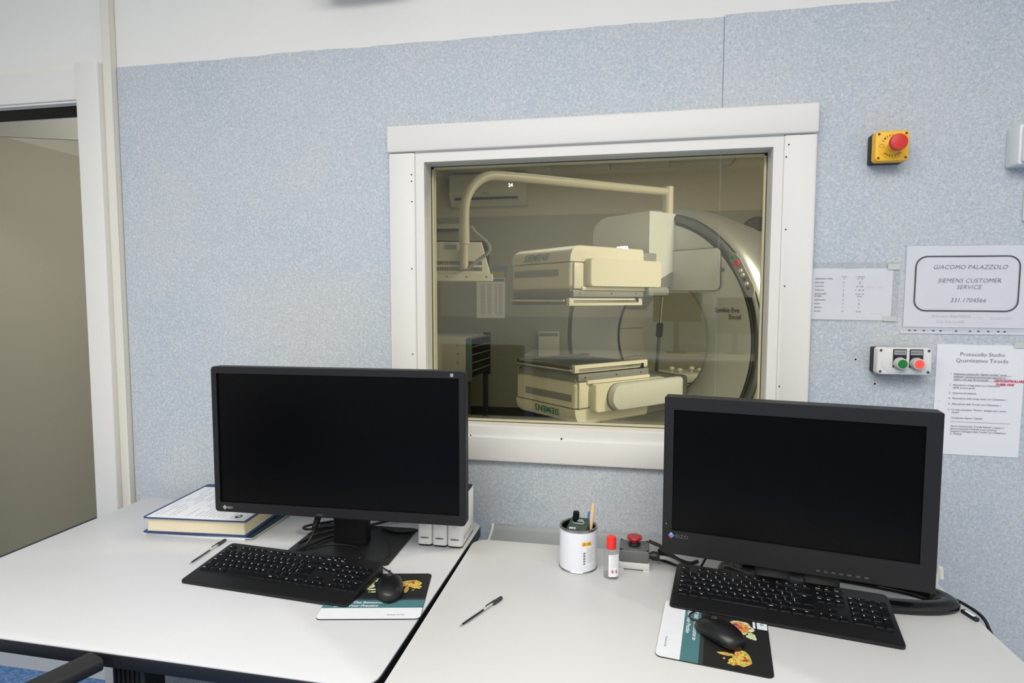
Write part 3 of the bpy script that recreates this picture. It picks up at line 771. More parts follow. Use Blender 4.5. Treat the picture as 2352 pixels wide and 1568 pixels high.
MB().lathe([(TR-.0050, ztin-.006), (TR-.0050, .0055), (.001, .0055)], 40, 0, None, (False, True)).build('dark_lining', 'tin_inside', tin)
def wrap(m, geo, mi, a0, z0, R_):
    v, f = geo; m.add([(R_*math.sin(a0+x/R_), -R_*math.cos(a0+x/R_), z0+y) for x, y, z in [(p[0], p[1], 0) for p in v]], f, mi)
def grid(w_, h_, n=8):
    v = [(w_*i/n, h_*j, 0) for i in range(n+1) for j in range(2)]
    return v, [(2*i, 2*i+2, 2*i+3, 2*i+1) for i in range(n)]
m = MB(); A0 = math.radians(17)
wrap(m, grid(.038, .052), 0, A0, .018, TR-.0004); wrap(m, grid(.026, .0105), 1, A0-.03, .070, TR-.0003)
v, f = [], []
for k in range(3):
    a = math.radians(90+120*k); v0 = len(v)
    v += [(.006+.0034*math.cos(b)*1.0, .0752-.070+.0034*math.sin(b), 0) for b in (a-.5, a-.17, a+.17, a+.5)] + [(.006+.001*math.cos(b), .0752-.070+.001*math.sin(b), 0) for b in (a+.5, a-.5)]
    f.append(tuple(range(v0, v0+6)))
wrap(m, (v, f), 2, A0-.03, .0702, TR+.0001)
for i in range(3): wrap(m, grid(.011, .0006, 3), 2, A0+.26, .0735+i*.0016, TR)
for i in range(14):
    hgt = .0008 if i % 3 else .0015; wrap(m, grid(.0058, hgt, 3), 2, A0+.045, .024+i*.0023, TR)
for i in range(9):
    wrap(m, grid(.016+.006*((i*7) % 3)/2, .0008, 4), 3, A0+.24, .028+i*.0043, TR)
m.build('label', ['label_white', 'label_yellow', 'ink_dark', 'ink_light'], tin)
# contents: each is a thing of its own
MB_ = MB().lathe([(.0075, 0), (.0082, .003), (.0082, .060), (.0075, .0625)], 14)
o = MB_.build('marker', 'key_black', None, (TC[0]-.011, TC[1]+.016, ZD+.076), (.10, .08, 0)); tag(o, 'thick black marker standing in the white tin at its back', 'marker')
# clip box
zc = ztin+ZD
t = thing('clip_box', 'dark green paper clip box tucked tilted in the white tin', 'box', (TC[0]-.001, TC[1]-.004, zc+.001), math.radians(-12), None, (math.radians(33), math.radians(-6), math.radians(-24)))
MB().rbox(-.027, .028, -.020, .022, -.020, 0, .0015).build('carton', 'clip_green', t)
m = MB()
pth = [(-.010, .010), (.012, .010), (.016, .006), (.012, .002), (-.012, .002), (-.018, .007), (-.012, .014), (.010, .014)]
m.tube([(x, y, .0004) for x, y in pth], .0008, 5); m.text('euro', .010, 0, TM((-.020, -.016, .0005)), align='LEFT', shear=.15, bold=.0004)
m.build('printed_clip', 'legend', t)
t = thing('ballpoint_pen', 'blue capped pen in the white tin beside the wooden stick', 'pen', (TC[0]+.012, TC[1]+.008, ZD+.008), 0, None, (math.radians(-2), math.radians(7), 0))
MB().cyl(.0042, 0, .112, 10).build('barrel', 'cable_grey', t); MB().lathe([(.0046, .112), (.0048, .115), (.0046, .131), (.002, .133)], 12).build('cap', 'pen_blue', t)
o = MB().tube([(0, 0, 0), (.0, 0, .02), (0, 0, .150), (0, 0, .160)], [.0040, .0052, .0052, .0022], 8).build('wooden_stick', 'wood', None, (TC[0]+.021, TC[1]-.006, ZD+.008), (math.radians(-3), math.radians(6), 0)); tag(o, 'pale wooden stick standing tallest in the white tin', 'stick')
o = MB().tube([(-.012, 0, 0), (.002, 0, .002), (.013, 0, .008)], .0016, 6).build('binder_clip', 'brass', None, (TC[0]+.004, TC[1]-.030, zc-.004), (0, 1.0, .3)); tag(o, 'small brass clip leaning on the clip box in the tin', 'clip')

# bottle with red cap
BC = (-.0285, -.370)
zb = at(1404, 1231, 1, BC[1]).z-ZD; zcap = at(1404, 1257, 1, BC[1]).z-ZD
t = thing('sanitizer_bottle', 'small clear gel bottle with a red cap before the grey stop box', 'bottle', (*BC, ZD), math.radians(-8))
prof = [(.90, 0), (1, .002), (1, zcap-.020), (.93, zcap-.010), (.6, zcap-.002), (.5, zcap)]
MB().loft([[(.0185*s_*math.cos(2*PI*k/28), .0130*s_*math.sin(2*PI*k/28), z) for k in range(28)] for s_, z in prof]).build('bottle', 'clear_plastic', t)
MB().loft([[(.0174*s_*math.cos(2*PI*k/28), .0119*s_*math.sin(2*PI*k/28), z) for k in range(28)] for s_, z in ((.9, .002), (1, .004), (1, .013))]).build('gel', 'clear_plastic', t)
MB().lathe([(.0112, zcap-.0015), (.0118, zcap), (.0118, zb-.006), (.0108, zb-.001), (.009, zb), (.004, zb), (.003, zb-.001)], 28).build('cap', 'cap_red', t)
m = MB()
def bwrap(pts, mi, o_=.0004):
    m.add([((.0185+o_)*math.sin(a), -(.0130+o_)*math.cos(a), z) for a, z in pts], [tuple(range(len(pts)))], mi)
n = 8; a0, a1 = -.22, 1.5
for i in range(n):
    b0, b1 = a0+(a1-a0)*i/n, a0+(a1-a0)*(i+1)/n; bwrap([(b0, .008), (b1, .008+.002*i/n), (b1, zcap-.014+.004*i/n), (b0, zcap-.014)], 0)
for i in range(11): bwrap([(.1, .033+i*.0034), (.55, .033+i*.0034), (.9, .0335+i*.0034), (.9, .0341+i*.0034), (.55, .0336+i*.0034), (.1, .0336+i*.0034)], 2, .0008)
for ca in (.30, .86):
    for s_, mi, oo in ((1, 1, .0008), (.78, 0, .0010)):
        bwrap([(ca-.26*s_, .022), (ca, .022-.0062*s_), (ca+.26*s_, .022), (ca, .022+.0062*s_)], mi, oo)
    bwrap([(ca-.08, .0195), (ca+.08, .0195), (ca+.06, .0225), (ca, .0255), (ca-.06, .0225)], 3, .0013)
m.build('label', ['label_white', 'ink_red', 'ink_light', 'ink_dark'], t)

# grey emergency stop box on the desk
zs = at(1450, 1264, 1, -.321).z-ZD
t = thing('stop_box', 'grey desk box with a dark red mushroom stop button beside the bottle', 'stop button', (.0285, -.285, ZD), math.radians(-1))
SW = .0385; SD = .036
m = MB().rbox(-SW, SW, -SD, SD, .003, .020, .003).box(-SW, -SW+.012, -SD, SD, 0, .004).box(SW-.016, SW, -SD, SD, 0, .004)
m.build('base', 'stop_base', t)
MB().rbox(-SW+.001, SW-.001, -SD+.001, SD-.001, .020, zs, .005).build('cover', 'stop_grey', t)
MB().lathe([(.030, zs-.001), (.029, zs+.001), (.0275, zs+.0012), (.026, zs+.0004)], 32).build('cover_ring', 'stop_grey', t)
MB().lathe([(.015, zs), (.0155, zs+.004), (.014, zs+.008), (.0105, zs+.009)], 28).build('collar', 'black_edge', t)
MB().lathe([(.010, zs+.008), (.0105, zs+.014), (.0185, zs+.018), (.0195, zs+.021), (.018, zs+.024), (.010, zs+.0262), (.003, zs+.0255)], 32).build('mushroom_button', 'stop_red', t)
for sx, sy in ((1, -1), (1, 1), (-1, 1), (-1, -1)): MB().cyl(.003, zs-.002, zs+.0006, 10).build('screw', 'black_gap', t, (sx*(SW-.006), sy*(SD-.006), 0))
M_ = TM((SW-.001, .006, .025), ry=PI/2)
g_ = MB().lathe([(.0085, 0), (.0085, .006), (.0115, .006), (.0120, .010), (.0120, .020), (.0105, .025), (.006, .026)], 10, 0, M_).build('cable_gland', 'cable_black', t)
cable('stop_cable', 'grey cable leaving the stop box toward the right keyboard', [(.092, -.280, .763), (.112, -.284, .763), (.135, -.29, .757), (.152, -.296, .749), (.172, -.30, .745), (.20, -.29, .745)], .0052, 'cable_grey')
cable('loose_cable', 'black cable drooping from behind the stop box to the right monitor stand', [(.068, -.21, .775), (.10, -.225, .768), (.125, -.245, .757), (.145, -.255, .749), (.17, -.265, .747), (.19, -.25, .747)], .0048, 'cable_black')
cable('loose_cable', 'short black cable hanging below the left part of the right monitor', [(.215, -.335, .83), (.205, -.325, .80), (.192, -.315, .765), (.183, -.31, .748), (.175, -.30, .7455)], .0028, 'cable_black')
t = thing('cable_bracket', 'black angled plastic cable clip lying left of the right monitor', 'bracket', (.127, -.262, ZD), math.radians(-35))
MB().loft([[(x, y, z) for y, z in ((-.008, 0), (.008, 0), (.008, h_), (-.008, h_))] for x, h_ in ((-.04, .030), (-.02, .026), (.015, .012), (.04, .008))]).build('wedge', 'cable_black', t)

# things behind the right monitor
ca = at(2150, 1330, 2, .78)
t = thing('white_cable', 'white cable bend standing up behind the lower right corner of the right monitor', 'cable')
b0 = Vector((.735, -.245, ZD))
wp = at(2153, 1317, 1, -.232); wq = at(2163, 1352, 1, -.238)
MB().tube(spline([(wp.x-.05, -.226, .745), (wp.x-.046, -.227, .78), (wp.x-.038, -.228, wp.z-.02), (wp.x-.02, -.23, wp.z), (wp.x-.004, -.233, wp.z-.022), (wp.x+.003, -.237, .775), (wp.x+.005, -.24, .748)], 8), .0055, 14).build('cord', 'white_trim', t)
cable('edge_cable', 'black cable hanging off the right desk edge beside the monitor base', [(.700, -.30, .747), (.735, -.335, .747), (.756, -.375, .745), (.762, -.41, .742), (.760, -.44, .73), (.757, -.50, .69), (.757, -.54, .62)], .0035, 'cable_black')
t = thing('cable_plug', 'small black cable tag on the right desk edge beside the monitor base', 'plug', (.738, -.408, ZD), math.radians(-75))
MB().rbox(-.020, .020, -.005, .005, 0, .008, .002).build('body', 'cable_black', t); MB().rbox(-.012, .012, -.0035, .0035, .0078, .0086, .0004).build('label', 'paper', t)

# ================================================================== ON THE WALL
# yellow emergency stop
t = thing('emergency_stop', 'yellow wall box with a red emergency push button', 'stop button', (.678, 0, 1.826), 0, None, (PI/2, 0, 0))
MB().slab(.080, .077, .0045, .036, .004, .002, 3).build('base', 'black_edge', t)
R = []
for d, z, bow in ((0, .034, .0045), (0, .056, .0), (.0012, .0592, 0), (.003, .060, 0)):
    pts = []
    for x, y in rrect(.081-2*d, .078-2*d, .009, 4): pts.append((x, y))
    R.append([(x, y, z+(bow*(1-(y/.039)**2) if abs(x) > .030 else (bow*(1-(x/.04)**2) if abs(y) > .030 else 0))) for x, y in pts])
MB().loft(R).build('cover', 'estop_yellow', t)
MB().lathe([(.0335, .0595), (.033, .0615), (.031, .0620), (.0, .0620)], 40, 0, None, (False, False)).build('face_disc', 'estop_yellow', t)
for sx in (-1, 1):
    for sy in (-1, 1): MB().lathe([(.0034, .0605), (.0030, .0606), (.0022, .0603)], 12).build('screw', 'hole_brown', t, (sx*.0325, sy*.031, 0))
m = MB()
def curved_text(s_, R_, a_mid, step, size, flip):
    for i, c in enumerate(s_):
        a = math.radians(a_mid+(i-(len(s_)-1)/2)*step*(1 if flip else -1))
        m.text(c, size, 0, Matrix.Translation((R_*math.cos(a), R_*math.sin(a), .0623)) @ Matrix.Rotation(a-PI/2 if not flip else a+PI/2, 4, 'Z') @ Matrix.Translation((0, -size*.35, 0)), bold=.0001)
curved_text('EMERGENZA', .0265, 90, 15, .0074, False); curved_text('ARRESTO', .0265, 270, 14, .0085, True)
m.lathe([(.0052, .0621), (.0052, .0624), (.0046, .0624), (.0046, .0621)], 20, 0, TM((-.0262, 0, 0)), (False, False))
for a in (90, 210, 330):
    m.flat([(-.0262+.003*math.cos(math.radians(a+q_)), .003*math.sin(math.radians(a+q_))) for q_ in (0, 40, 20, -10)], 0, None, .0624)
m.build('printed_words', 'ink_dark', t)
MB().lathe([(.0135, .0615), (.0135, .067), (.0125, .069), (.0125, .078), (.0105, .082)], 28).build('collar', 'chrome', t)
MB().lathe([(.0115, .080), (.0195, .088), (.0212, .092), (.0212, .100), (.0195, .104), (.012, .1055), (.002, .106)], 36).build('push_button', 'estop_red', t)
# start/stop box
t = thing('control_box', 'white and grey wall box with a green and a lit red push button', 'control box', (.731, 0, 1.2595), 0, None, (PI/2, 0, 0))
MB().slab(.130, .070, .0045, .040, .004, .002, 3).build('base', 'black_edge', t)
R = []
for d, z, bow in ((0, .034, .006), (0, .056, .0), (.0012, .0592, 0), (.003, .060, 0)):
    R.append([(x, y, z+(bow*(1-(y/.036)**2) if abs(x) > .055 else 0)) for x, y in rrect(.133-2*d, .073-2*d, .009, 4)])
MB().loft(R).build('cover', 'control_white', t)
MB().slab(.112, .064, .0595, .0612, .0315, .0008, 10).build('face_plate', 'control_white', t)
for sx in (-1, 1):
    for sy in (-1, 1): MB().lathe([(.0036, .0600), (.0036, .0606), (.0022, .0604)], 12).build('screw', 'vent_dark', t, (sx*.058, sy*.0285, 0))
for x, word, lens in ((-.0125, 'MARCIA', 'green_lens'), (.0275, 'ARRESTO', 'red_lens')):
    h = MB().rbox(x-.0165, x+.0165, -.017, .0325, .0605, .0635, .0015).build('label_holder', 'black_edge', t)
    m = MB().slab(.029, .0125, .0635, .0640, .0006, 0, 2, 0, None, x, .0235); m.text(word, .0062, 1, TM((x, .0213, .0643))); m.build('name_plate', ['nameplate', 'ink_dark'], h)
    yb = -.0055
    b = MB().lathe([(.0160, .0630), (.0165, .066), (.0150, .069), (.0150, .078), (.0140, .081), (.0118, .0815)], 30).build('push_button', 'stop_base', t, (x, yb, 0))
    MB().lathe([(.0116, .079), (.0116, .0822), (.0105, .0834), (.001, .0838)], 28).build('lens', lens, b)
# white junction box and switch plate at the right edge
t = thing('junction_box', 'white plastic wall box at the upper right edge', 'wall box', (1.055, 0, 1.816), 0, None, (PI/2, 0, 0))
MB().slab(.170, .100, .0042, .060, .006, .002, 4).build('case', 'box_white', t); MB().slab(.160, .094, .060, .072, .008, .003, 4).build('lid', 'box_white', t)
t = thing('switch_plate', 'white switch plate at the right edge below the white wall box', 'switch', (1.077, 0, 1.670), 0, None, (PI/2, 0, 0))
MB().slab(.122, .084, .0042, .014, .005, .003, 4).build('plate', 'box_white', t); MB().slab(.03, .05, .014, .017, .002, .001, 3).build('rocker', 'box_white', t)
# pale box hanging high on the wall, only its underside touches the frame
t = thing('wall_box', 'pale box high on the white wall above the window, only its underside showing', 'wall box', (-.80, 0, 2.372), 0)
MB().rbox(-.14, .14, -.12, 0, 0, .16, .012).build('case', 'cream_trim', t)
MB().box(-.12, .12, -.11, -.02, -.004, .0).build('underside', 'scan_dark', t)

# papers
def sheet_print(name, label, loc, rot, w_, h_, mats, fn, cat='notice', film=None):
    t = thing(name, label, cat, (loc[0], -.0046, loc[1]), 0, None, (PI/2, 0, 0)); t.rotation_euler = Matrix.Rotation(PI/2, 4, 'X').to_euler()
    Mz = Matrix.Rotation(rot, 4, 'Z')
    m = MB(); n = 10; v = []; f = []
    for j in range(n+1):
        for i in range(n+1):
            x, y = -w_/2+w_*i/n, -h_/2+h_*j/n
            v.append((x, y, .0009+.0006*math.sin(i*1.1+j*.6)+.0004*math.sin(j*1.7)))
    for j in range(n):
        for i in range(n): a = j*(n+1)+i; f.append((a, a+1, a+n+2, a+n+1))
    m.add(v, f, 0, Mz)
    for q_ in (((-1, -1), (1, -1)), ((1, -1), (1, 1)), ((1, 1), (-1, 1)), ((-1, 1), (-1, -1))):
        (a, b), (c, d) = q_; m.add([(a*w_/2, b*h_/2, 0), (c*w_/2, d*h_/2, 0), (c*w_/2, d*h_/2, .001), (a*w_/2, b*h_/2, .001)], [(0, 1, 2, 3)], 0, Mz)
    m.build('paper', mats[0], t)
    m = MB(); fn(m, Mz @ Matrix.Translation((0, 0, .0024))); m.build('printed_text', mats[1:], t)
    if film:
        fw, fh, fx, fy = film
        MB().slab(fw, fh, .0027, .0030, .001, 0, 1, 0, Mz, fx, fy).build('plastic_sleeve', 'sleeve_film', t)
    return t, Mz
def T_(m, M, s_, size, x, y, mi=0, **k): m.text(s_, size, mi, M @ Matrix.Translation((x, y, 0)), **k)
# big notice
def notice(m, M):
    w_, h_ = .252, .150; xo = .002
    o_ = rrect(w_, h_, .030, 8, xo, .008); i_ = rrect(w_-.0075, h_-.0075, .0265, 8, xo, .008); n = len(o_)
    m.add([(x, y, 0) for x, y in o_]+[(x, y, 0) for x, y in i_], [(k, (k+1) % n, n+(k+1) % n, n+k) for k in range(n)], 0, M)
    for s_, y in (('GIACOMO PALAZZOLO', .047), ('SIEMENS CUSTOMER', .011), ('SERVICE', -.0065), ('331.1704566', -.0415)):
        T_(m, M, s_, .0162, xo+.006, y, 1, shear=.25, bold=-.00025, space=1.02)
    T_(m, M, 'M.Siemens ASSISTENZA', .0095, -.078, -.083, 2, align='LEFT', shear=.1, bold=-.0002); T_(m, M, 'Cod. Imp. (n) 436', .0095, -.066, -.097, 2, align='LEFT', shear=.1, bold=-.0002)
    T_(m, M, '| NO', .0095, .028, -.087, 2, align='LEFT', bold=-.0003); T_(m, M, '8000276087', .0095, .064, -.088, 2, align='LEFT', bold=-.0003)
    T_(m, M, '| numero verde', .008, .028, -.099, 2, align='LEFT', bold=-.0003)
t, Mz = sheet_print('notice_sheet', 'large landscape notice in a punched sleeve, rounded border and italic lines', (.8925, 1.4585), math.radians(-.3), .292, .220, ['paper', 'ink_dark', 'ink', 'ink_light'], notice)
s2 = MB().slab(.305, .017, .0005, .0016, .001, 0, 1, 0, Mz, 0, -.1195).build('punched_strip', 'paper_sleeve', t)
for x in (-.130, -.116, -.094, -.071, -.053, -.016, .018, .038, .061, .085, .100):
    MB().loft([[(x+.0036*math.cos(2*PI*k/12), -.1195+.0020*math.sin(2*PI*k/12), z) for k in range(12)] for z in (.0012, .0019)], 0, Mz).build('punch_hole', 'ink', s2)
MB().slab(.300, .232, .0028, .0031, .001, 0, 1, 0, Mz, 0, -.004).build('plastic_sleeve', 'sleeve_film', t)
# small table
def table(m, M):
    for i, (a, b, c) in enumerate((('adrenciev a mibg', '3', '15-   30'), ('Dat scan', '4', '30'), ('leucociti', '3', '60 - 240'), ('linfoscint', '2', '5 - 120  30'), ('paratiroidi+', '2', '15 min  20'), ('tiroide', '3', '15 min'), ('polmonare', '2', '5'), ('ossee', '5', '30'), ('salivare', '3', '5'), ('tiroidi', '4', '20 min'))):
        y = .041-i*.0105-(0 if i < 5 else -.004)
        T_(m, M, a, .0066, -.095, y, 0, align='LEFT'); T_(m, M, b, .0055, -.021, y, 0); T_(m, M, c, .0052, .020, y, 0)
    T_(m, M, 'numero', .0042, -.021, .047, 0); T_(m, M, 'n. esposizioni', .0042, .020, .0475, 0)
    T_(m, M, '20 mm / 15 gr', .0068, .058, .018, 1, shear=.2, bold=-.0002); T_(m, M, '(peng. 120)', .0070, .066, -.055, 0, shear=.2, bold=-.0003)
t, Mz = sheet_print('table_sheet', 'small sheet with a printed two column table taped beside the window', (.6125, 1.4385), math.radians(-.6), .205, .143, ['paper', 'ink', 'ink_red'], table)
MB().slab(.224, .165, .0027, .0030, .001, 0, 1, 0, Mz, .006, .006).build('plastic_sleeve', 'sleeve_film', t)
MB().slab(.030, .016, .0030, .0034, .001, 0, 1, 0, Mz, .103, .076).build('tape', 'tape', t)
MB().slab(.034, .014, .0030, .0034, .001, 0, 1, 0, Mz, .100, -.066).build('tape', 'tape', t)
# protocol
def protocol(m, M):
    T_(m, M, 'Protocollo Studio', .0150, .004, .120, 0, bold=-.0002); T_(m, M, 'Quantitativo Tiroide', .0150, .004, .103, 0, bold=-.0002)
    L_ = [('1.', 'Selezionare protocollo "Uptake tiroideo" senza', .069, .05), ('', 'cambiare i parametri preimpostati seguendo in', .0615, .05), ('', 'ordine i vari step del protocollo', .054, .05),
          ('2.', 'Misurazione siringa piena con il Detettore', .0385, 0), ('', 'LEHR (a zero gradi)', .031, 0), ('3.', 'Iniezione del paziente', .0165, 0), ('4.', 'Misurazione della siringa vuota con il Detettore 1', .002, 0),
          ('5.', 'Misurazione della Tiroide con il Detettore 1', -.0135, 0), ('6.', 'Lo step successivo "Marker" spiegato puo\' essere', -.029, 0), ('', 'evitato', -.0365, 0), ('', 'Completare Esame "Uptake"', -.0515, 0),
          ('', 'Aprire il protocollo "Tiroide Pinhole", ruotare il', -.0745, 0), ('', 'gantry portando il Pinhole a zero gradi ed', -.0815, 0), ('', "acquisire l'immagine della Tiroide con il Detettore", -.0885, 0), ('', '2 - Pinhole', -.0955, 0)]
    for n_, s_, y, u in L_:
        if n_: T_(m, M, n_, .0066, -.071, y, 1, align='LEFT')
        T_(m, M, s_, .0066, -.062, y, 1, align='LEFT')
        if u: m.flat([(-.062, y-.0016), (-.062+len(s_)*.0030, y-.0016), (-.062+len(s_)*.0030, y-.0011), (-.062, y-.0011)], 1, M)
    m.flat([(-.062, -.0605), (.080, -.0605), (.080, -.0599), (-.062, -.0599)], 1, M)
    T_(m, M, 'ORTCONTROLLARE', .0082, .036, .052, 2, align='LEFT', shear=.15, bold=.0003, space=.92); T_(m, M, 'TUSER ONE', .0082, .040, .0425, 2, align='LEFT', shear=.15, bold=.0003)
    T_(m, M, 'd 50', .0068, -.101, -.008, 1, align='LEFT', bold=-.0003); T_(m, M, '2     -->', .0068, -.093, -.0175, 1, align='LEFT', bold=-.0003)
t, Mz = sheet_print('protocol_sheet', 'tall printed protocol sheet with red handwriting behind the right monitor', (.9375, 1.1515), math.radians(-.4), .211, .303, ['paper', 'ink', 'ink', 'ink_red'], protocol)
MB().slab(.03, .016, .0024, .0028, .001, 0, 1, 0, Mz, .092, .152).build('tape', 'tape', t)

# ================================================================== SCANNER ROOM
YB = 5.3
struct(MB().box(-2.9, 3.6, YB, YB+.1, 0, 3.3).build('wall_scanner_back', 'far_upper_wall'))
MB().box(-2.9, 3.6, YB-.006, YB, .1, 2.412).build('wall_panel', 'far_lower_wall', bpy.data.objects['wall_scanner_back'])
struct(MB().box(-2.9, 3.6, YB-.03, YB-.006, 0, .1).build('baseboard_scanner', 'far_dark'))
struct(MB().box(-3.0, -2.9, 2.4, YB+.1, 0, 3.3).build('wall_scanner_left', 'far_upper_wall'))
struct(MB().box(3.6, 3.7, .0, YB+.1, 0, 3.3).build('wall_scanner_right', 'far_upper_wall'))
struct(MB().box(-1.70, 3.6, .14, 2.4, -.05, 0).box(-3.0, 3.6, 2.4, YB, -.05, 0).build('floor_scanner', 'far_floor'))
struct(MB().box(-3.0, 3.7, .14, YB+.1, 3.3, 3.36).build('ceiling_scanner', 'ceiling_white'))
m = MB()
cl = struct(thing('ceiling_dropped', None, None))
for i in range(6):
    for j in range(8):
        x0, y0 = 1.11-.66*(i+1), YB-.66*(j+1)
        if y0 < .14 or x0 < -2.9: continue
        MB().rbox(x0+.003, x0+.657, y0+.003, y0+.657, 2.91, 2.93, .002, 1).build('ceiling_tile', 'ceiling_white', cl)
struct(MB().box(1.105, 1.125, .14, YB, 2.905, 3.3).build('trim_7', 'far_upper_wall'))

CX, CY, CA = .144, 2.375, math.radians(-43)
GZ = 1.154
sc = thing('gamma_camera', 'big white ring scanner with two detector heads seen through the window', 'scanner', (CX, CY, 0), CA)
LY = Matrix(((1, 0, 0, 0), (0, 0, 1, 0), (0, -1, 0, GZ), (0, 0, 0, 1)))     # lathe axis along local y (z->y)
def ringY(prof, n=72):     # prof (r, y)
    return MB().loft([[(r*math.cos(2*PI*k/n), y, GZ+r*math.sin(2*PI*k/n)) for k in range(n)] for r, y in prof], 0, None, (False, False))
FP = [(.400, .125), (.420, .080), (.470, .040), (.60, .014), (.778, 0)]
def face_y(r):
    for (r0, y0), (r1, y1) in zip(FP, FP[1:]):
        if r <= r1: return y0+(y1-y0)*(r-r0)/(r1-r0)
    return 0
o = ringY(FP).build('front_face', 'scan_face', sc)
ringY([(.778, 0), (.779, .014), (.786, .018), (.800, .006), (.824, .0), (.836, .010), (.842, .022)]).build('rim_band', 'rim_dark', sc)
ringY([(.842, .022), (.850, .016), (.868, .030), (.885, .07), (.893, .13), (.893, .22), (.885, .34), (.87, .45), (.84, .66)]).build('outer_rim', 'scan_silver', sc)
ringY([(.400, .125), (.392, .140), (.388, .25), (.394, .38), (.41, .40)]).build('bore_liner', 'bore_inside', sc)
ringY([(.401, .123), (.396, .128), (.392, .136)]).build('bore_gap', 'black_gap', sc)
ringY([(.84, .66), (.80, .68), (.60, .62), (.46, .46), (.41, .40)]).build('rear_face', 'scan_grey', sc)
# segmented bore lip on the left
for a0, a1 in ((150, 172), (173, 205), (206, 240)):
    m = MB(); R = []
    for k in range(9):
        a = math.radians(a0+(a1-a0)*k/8); R.append([(r*math.cos(a), y, GZ+r*math.sin(a)) for r, y in ((.390, .140), (.378, .150), (.378, .375), (.392, .385))])
    m.loft(R).build('bore_panel', 'scan_white', sc)
m = MB().rbox(-.62, .74, .10, .62, 0, .34, .03); m.build('base', 'scan_white', sc)
M_ = Matrix(((1, 0, 0, 0), (0, 0, 1, 0), (0, 1, 0, 0), (0, 0, 0, 1)))
# rounded service plate on the face
m = MB().slab(.46, .255, -.006, .03, .035, .002, 6, 0, M_, .330, 1.606); o = m.build('service_plate', 'scan_face', sc)
m = MB(); P_ = rrect(.468, .263, .039, 6, .330, 1.606); n = len(P_)
m.loft([[(x, y, z) for x, z in P_] for y in (-.003, .03)]).build('plate_gap', 'scan_dark', sc)
MB().cyl(.013, 0, .003, 16, 0, TM((.575, face_y(.73)-.003, 1.60), rx=PI/2)).build('cap', 'scan_dark', sc)
m = MB()
for s_, x, z in (('Symbia Evo', .515, 1.345), ('Excel', .622, 1.305)):
    v, f = text_geo(s_, .040, align='LEFT', bold=.0004)
    m.add([(x+p[0], face_y(math.hypot(x+p[0], z+p[1]-GZ))-.004, z+p[1]) for p in v], f)
m.build('printed_name', 'scan_dark', sc)
# control strip with buttons on the rim
def rimpt(a, y=-.014, r=.835): return (r*math.cos(math.radians(a)), y, GZ+r*math.sin(math.radians(a)))
m = MB(); R = []
for a, wd in ((40, .012), (38.5, .024), (36, .030), (24, .030), (21.5, .024), (20, .010)):
    R.append([rimpt(a, y, .835+q_*wd) for q_, y in ((-1, -.012), (-1, -.022), (1, -.018), (1, -.006))])
cp = m.loft(R).build('control_strip', 'scan_grey', sc)
for a, r_, c_ in ((38, .011, 'green_lens'), (35, .018, 'estop_red'), (31.5, .010, 'scan_white'), (29.5, .010, 'scan_white'), (27.5, .010, 'vent_dark'), (25.5, .010, 'scan_white'), (23.5, .010, 'vent_dark')):
    x, y, z = rimpt(a); MB().cyl(r_, 0, .014, 14, 0, TM((x, -.016, z), rx=PI/2)).build('button', c_, cp)
